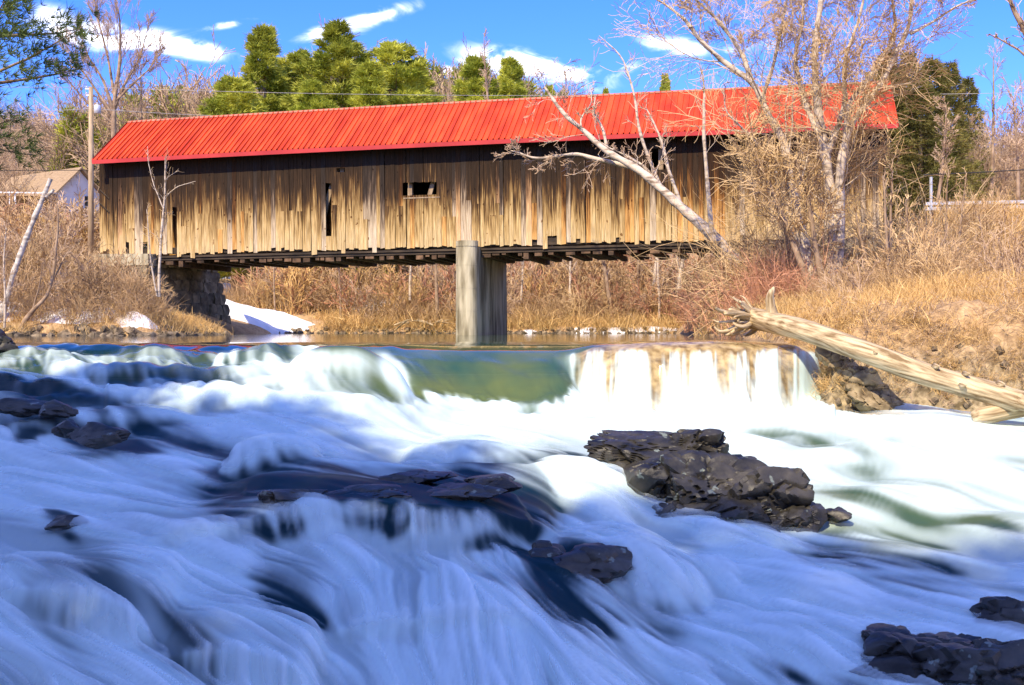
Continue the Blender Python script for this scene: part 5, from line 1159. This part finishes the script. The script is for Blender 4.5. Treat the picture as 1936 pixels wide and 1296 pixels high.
# far bank
p = pts_in(2300, -16, 16, 61, 86, 7, lambda X, Y: (d_far(X, Y) > .7) & (vn(X * .4 + 9, Y * .4) > -.25) & ~(((X + 12.9) ** 2 / 12 + (Y - 63.2) ** 2 / 5 < 1)) & ~(((X + 7.5) ** 2 / 4 + (Y - 67) ** 2 / 9 < .8)))
scatter('dry_brush', 'golden brush filling the far bank under the bridge', 'brush', p, BRf, np.interp(p[:, 1], [61, 64, 70, 84], [.45, .7, .75, .9]), 7)
# far wooded hillside
FT = [far_tree(300 + i, 9 + i, 'twig_far') for i in range(5)] + [far_tree(310 + i, 11, 'hemlock', True) for i in range(2)]
r = np.random.default_rng(8)
p = pts_in(5200, -170, 170, 84, 330, 8, lambda X, Y: np.abs(X / Y) < .55)
ix = r.integers(0, 5, len(p)); ix = np.where(r.random(len(p)) < .10 + .25 * (vn(p[:, 0] * .04, p[:, 1] * .04) > .15), r.integers(5, 7, len(p)), ix)
scatter('far_woods', 'brown leafless woods with scattered conifers on the far hillside', 'woods', p, FT, np.interp(p[:, 1], [84, 300], [.55, .85]), 8, tilt=.04, idx=ix)
p = pts_in(700, -60, 60, 62, 100, 9, lambda X, Y: (np.abs(X / Y) < .52) & ((X / Y > .2) | ((X / Y < -.25) & (Y > 93))))
scatter('near_woods', 'bare scrubby trees behind both bridge ends', 'woods', p, FT[:3], np.full(len(p), .5), 9, tilt=.06)
# tangle of vines and twigs around the birch clump
VT = [clump(250 + i, 16, 2.6, .9, .010, .30, 'twig_gold', branch=7, base=.5) for i in range(5)]
p = pts_in(70, 6.0, 12.5, 32, 38, 10, lambda X, Y: (d_right(X, Y) > 1.0) & (X / Y > .19) & (X / Y < .36))
scatter('vine_tangle', 'pale tangled vines and twigs around the feet of the birches', 'brush', p, VT, np.full(len(p), 1.15), 10, tilt=.3)
# many-stemmed bushes
def bush(seed, n, H, mat, rmin):
    r = np.random.default_rng(seed); m = MB(); o_ = dict(OPT); o_.update(kids=(6, 4), rmin=rmin, ang=(.3, .8), up=.03, seg=5, wander=.2, lenr=(.35, .65))
    for i in range(n):
        a = r.uniform(0, 6.28); l = r.uniform(.15, .75)
        grow(m, r, np.array([r.normal(0, .12), r.normal(0, .12), -.1]), np.array([math.cos(a) * l, math.sin(a) * l, 1.0]), H * r.uniform(.6, 1.1), H * .009, 0, 2, o_)
    me = m.mesh('bush'); me.materials.append(MAT[mat]); return me
BU = [bush(400 + i, 8, 2.0, ('brush', 'twig_gold', 'twig', 'brush')[i % 4], .009) for i in range(5)]
BUf = [bush(410 + i, 8, 2.6, ('brush', 'twig_gold', 'grass_dry', 'twig_red', 'twig')[i % 5], .013) for i in range(5)]
p = pts_in(420, -27, -11, 42, 60, 11, lambda X, Y: (d_left(X, Y) > .5) & infr(X, Y) & (bridge_sw(X, Y)[1] < -2) & ~((X > -14.6) & (Y > 45.5)))
scatter('leafless_bushes', 'leafless tan bushes crowding the left bank', 'bush', p, BU, np.interp(d_left(p[:, 0], p[:, 1]), [0, 2, 6], [.55, .75, .95]), 11, tilt=.2)
p = pts_in(520, -15, 15, 62, 84, 12, lambda X, Y: (d_far(X, Y) > 1) & ~((X + 12.9) ** 2 / 14 + (Y - 63.2) ** 2 / 6 < 1))
scatter('leafless_bushes', 'leafless golden bushes on the far bank below the deck', 'bush', p, BUf, np.interp(p[:, 1], [62, 66, 84], [.6, 1.0, 1.3]), 12, tilt=.12)
p = pts_in(280, 6, 30, 24, 43, 13, lambda X, Y: (d_right(X, Y) > 2.2) & infr(X, Y) & (bridge_sw(X, Y)[1] < -3.6) & (X / Y > .2))
scatter('leafless_bushes', 'leafless pale bushes on the right slope', 'bush', p, BU, np.interp(p[:, 1], [24, 34, 43], [.6, .8, .55]), 13, tilt=.2)
# stones along the shores and clods, roots on the cut bank
r_ = random.Random(9)
PB = [stone_mesh(.30, .24, .18, r_) for _ in range(5)]
MAT['shore_stone'] = simple('shore_stone', (.06, .045, .03), (.26, .20, .13), 6, .8, bump=.4, rand=.4)
for q in PB: q.materials.append(MAT['shore_stone'])
p = pts_in(1500, -24, -11.5, 40.5, 50, 21, lambda X, Y: (np.abs(d_left(X, Y) - .15) < .4) & infr(X, Y)); p[:, 2] = np.maximum(p[:, 2], -.05)
scatter('shore_stones', 'dark wet stones along the left waterline', 'stones', p, PB, np.full(len(p), 1.1), 21, tilt=.6)
p = pts_in(1200, 4.5, 12, 16.5, 21, 22, lambda X, Y: (d_right(X, Y) > .0) & (d_right(X, Y) < .75) & infr(X, Y)); p[:, 2] += .02
scatter('bank_stones', 'stones and clods in the cut face of the right bank', 'stones', p, PB, np.full(len(p), .32), 22, tilt=.8)
p = pts_in(700, -13, 10, 61, 63.5, 23, lambda X, Y: np.abs(d_far(X, Y) - .2) < .35); p[:, 2] = np.maximum(p[:, 2], -.03)
scatter('shore_stones', 'stones along the far waterline under the bridge', 'stones', p, PB, np.full(len(p), .9), 23, tilt=.6)
RT = [clump(260 + i, 18, .5, 1.2, .007, .5, 'twig', branch=2, base=.15) for i in range(3)]
p = pts_in(900, 4.5, 12, 17, 21.5, 24, lambda X, Y: (d_right(X, Y) > .1) & (d_right(X, Y) < 1.3) & infr(X, Y) & (terr(X, Y) > -.9))
scatter('exposed_roots', 'brown exposed roots and dead stems on the cut bank', 'roots', p, RT, np.full(len(p), .6), 24, tilt=1.2)
p = pts_in(1500, 5, 30, 19, 42, 25, lambda X, Y: (d_right(X, Y) > 1.2) & infr(X, Y) & (vn(X * .8, Y * .8) > .12) & (bridge_sw(X, Y)[1] < -3))
scatter('dead_stalks', 'darker dead weed stalks standing in the dry grass', 'weeds', p, RT, np.full(len(p), .9), 25, tilt=.3)
# wooded rise showing just over the ridge of the roof
OW = [far_tree(330 + i, 11, 'pine', True) for i in range(2)] + [far_tree(334 + i, 10, 'twig_far') for i in range(3)]
p = pts_in(420, -38, 12, 92, 118, 26, lambda X, Y: (X / Y < .06) & (X / Y > -.40))
scatter('ridge_woods', 'olive and brown woods showing along the ridge line of the roof', 'woods', p, OW, np.interp(p[:, 0] / p[:, 1], [-.4, -.25, -.05, .06], [.75, .9, 1.0, .85]), 26, tilt=.04)
p = pts_in(200, -40, -18, 60, 82, 27, lambda X, Y: (X / Y < -.345) & (X / Y > -.46))
scatter('leafless_bushes', 'bare tan bushes half hiding the house', 'bush', p, BUf, np.full(len(p), 1.25), 27, tilt=.15)
p = pts_in(1500, -14, 12, 61, 66, 28, lambda X, Y: (d_far(X, Y) > .35) & (d_far(X, Y) < 3.2) & ~((X + 12.9) ** 2 / 11 + (Y - 63.2) ** 2 / 4 < 1))
scatter('dry_grass', 'dry grass and weeds along the far waterline', 'grass', p, GR, np.full(len(p), 1.5), 28, tilt=.3)
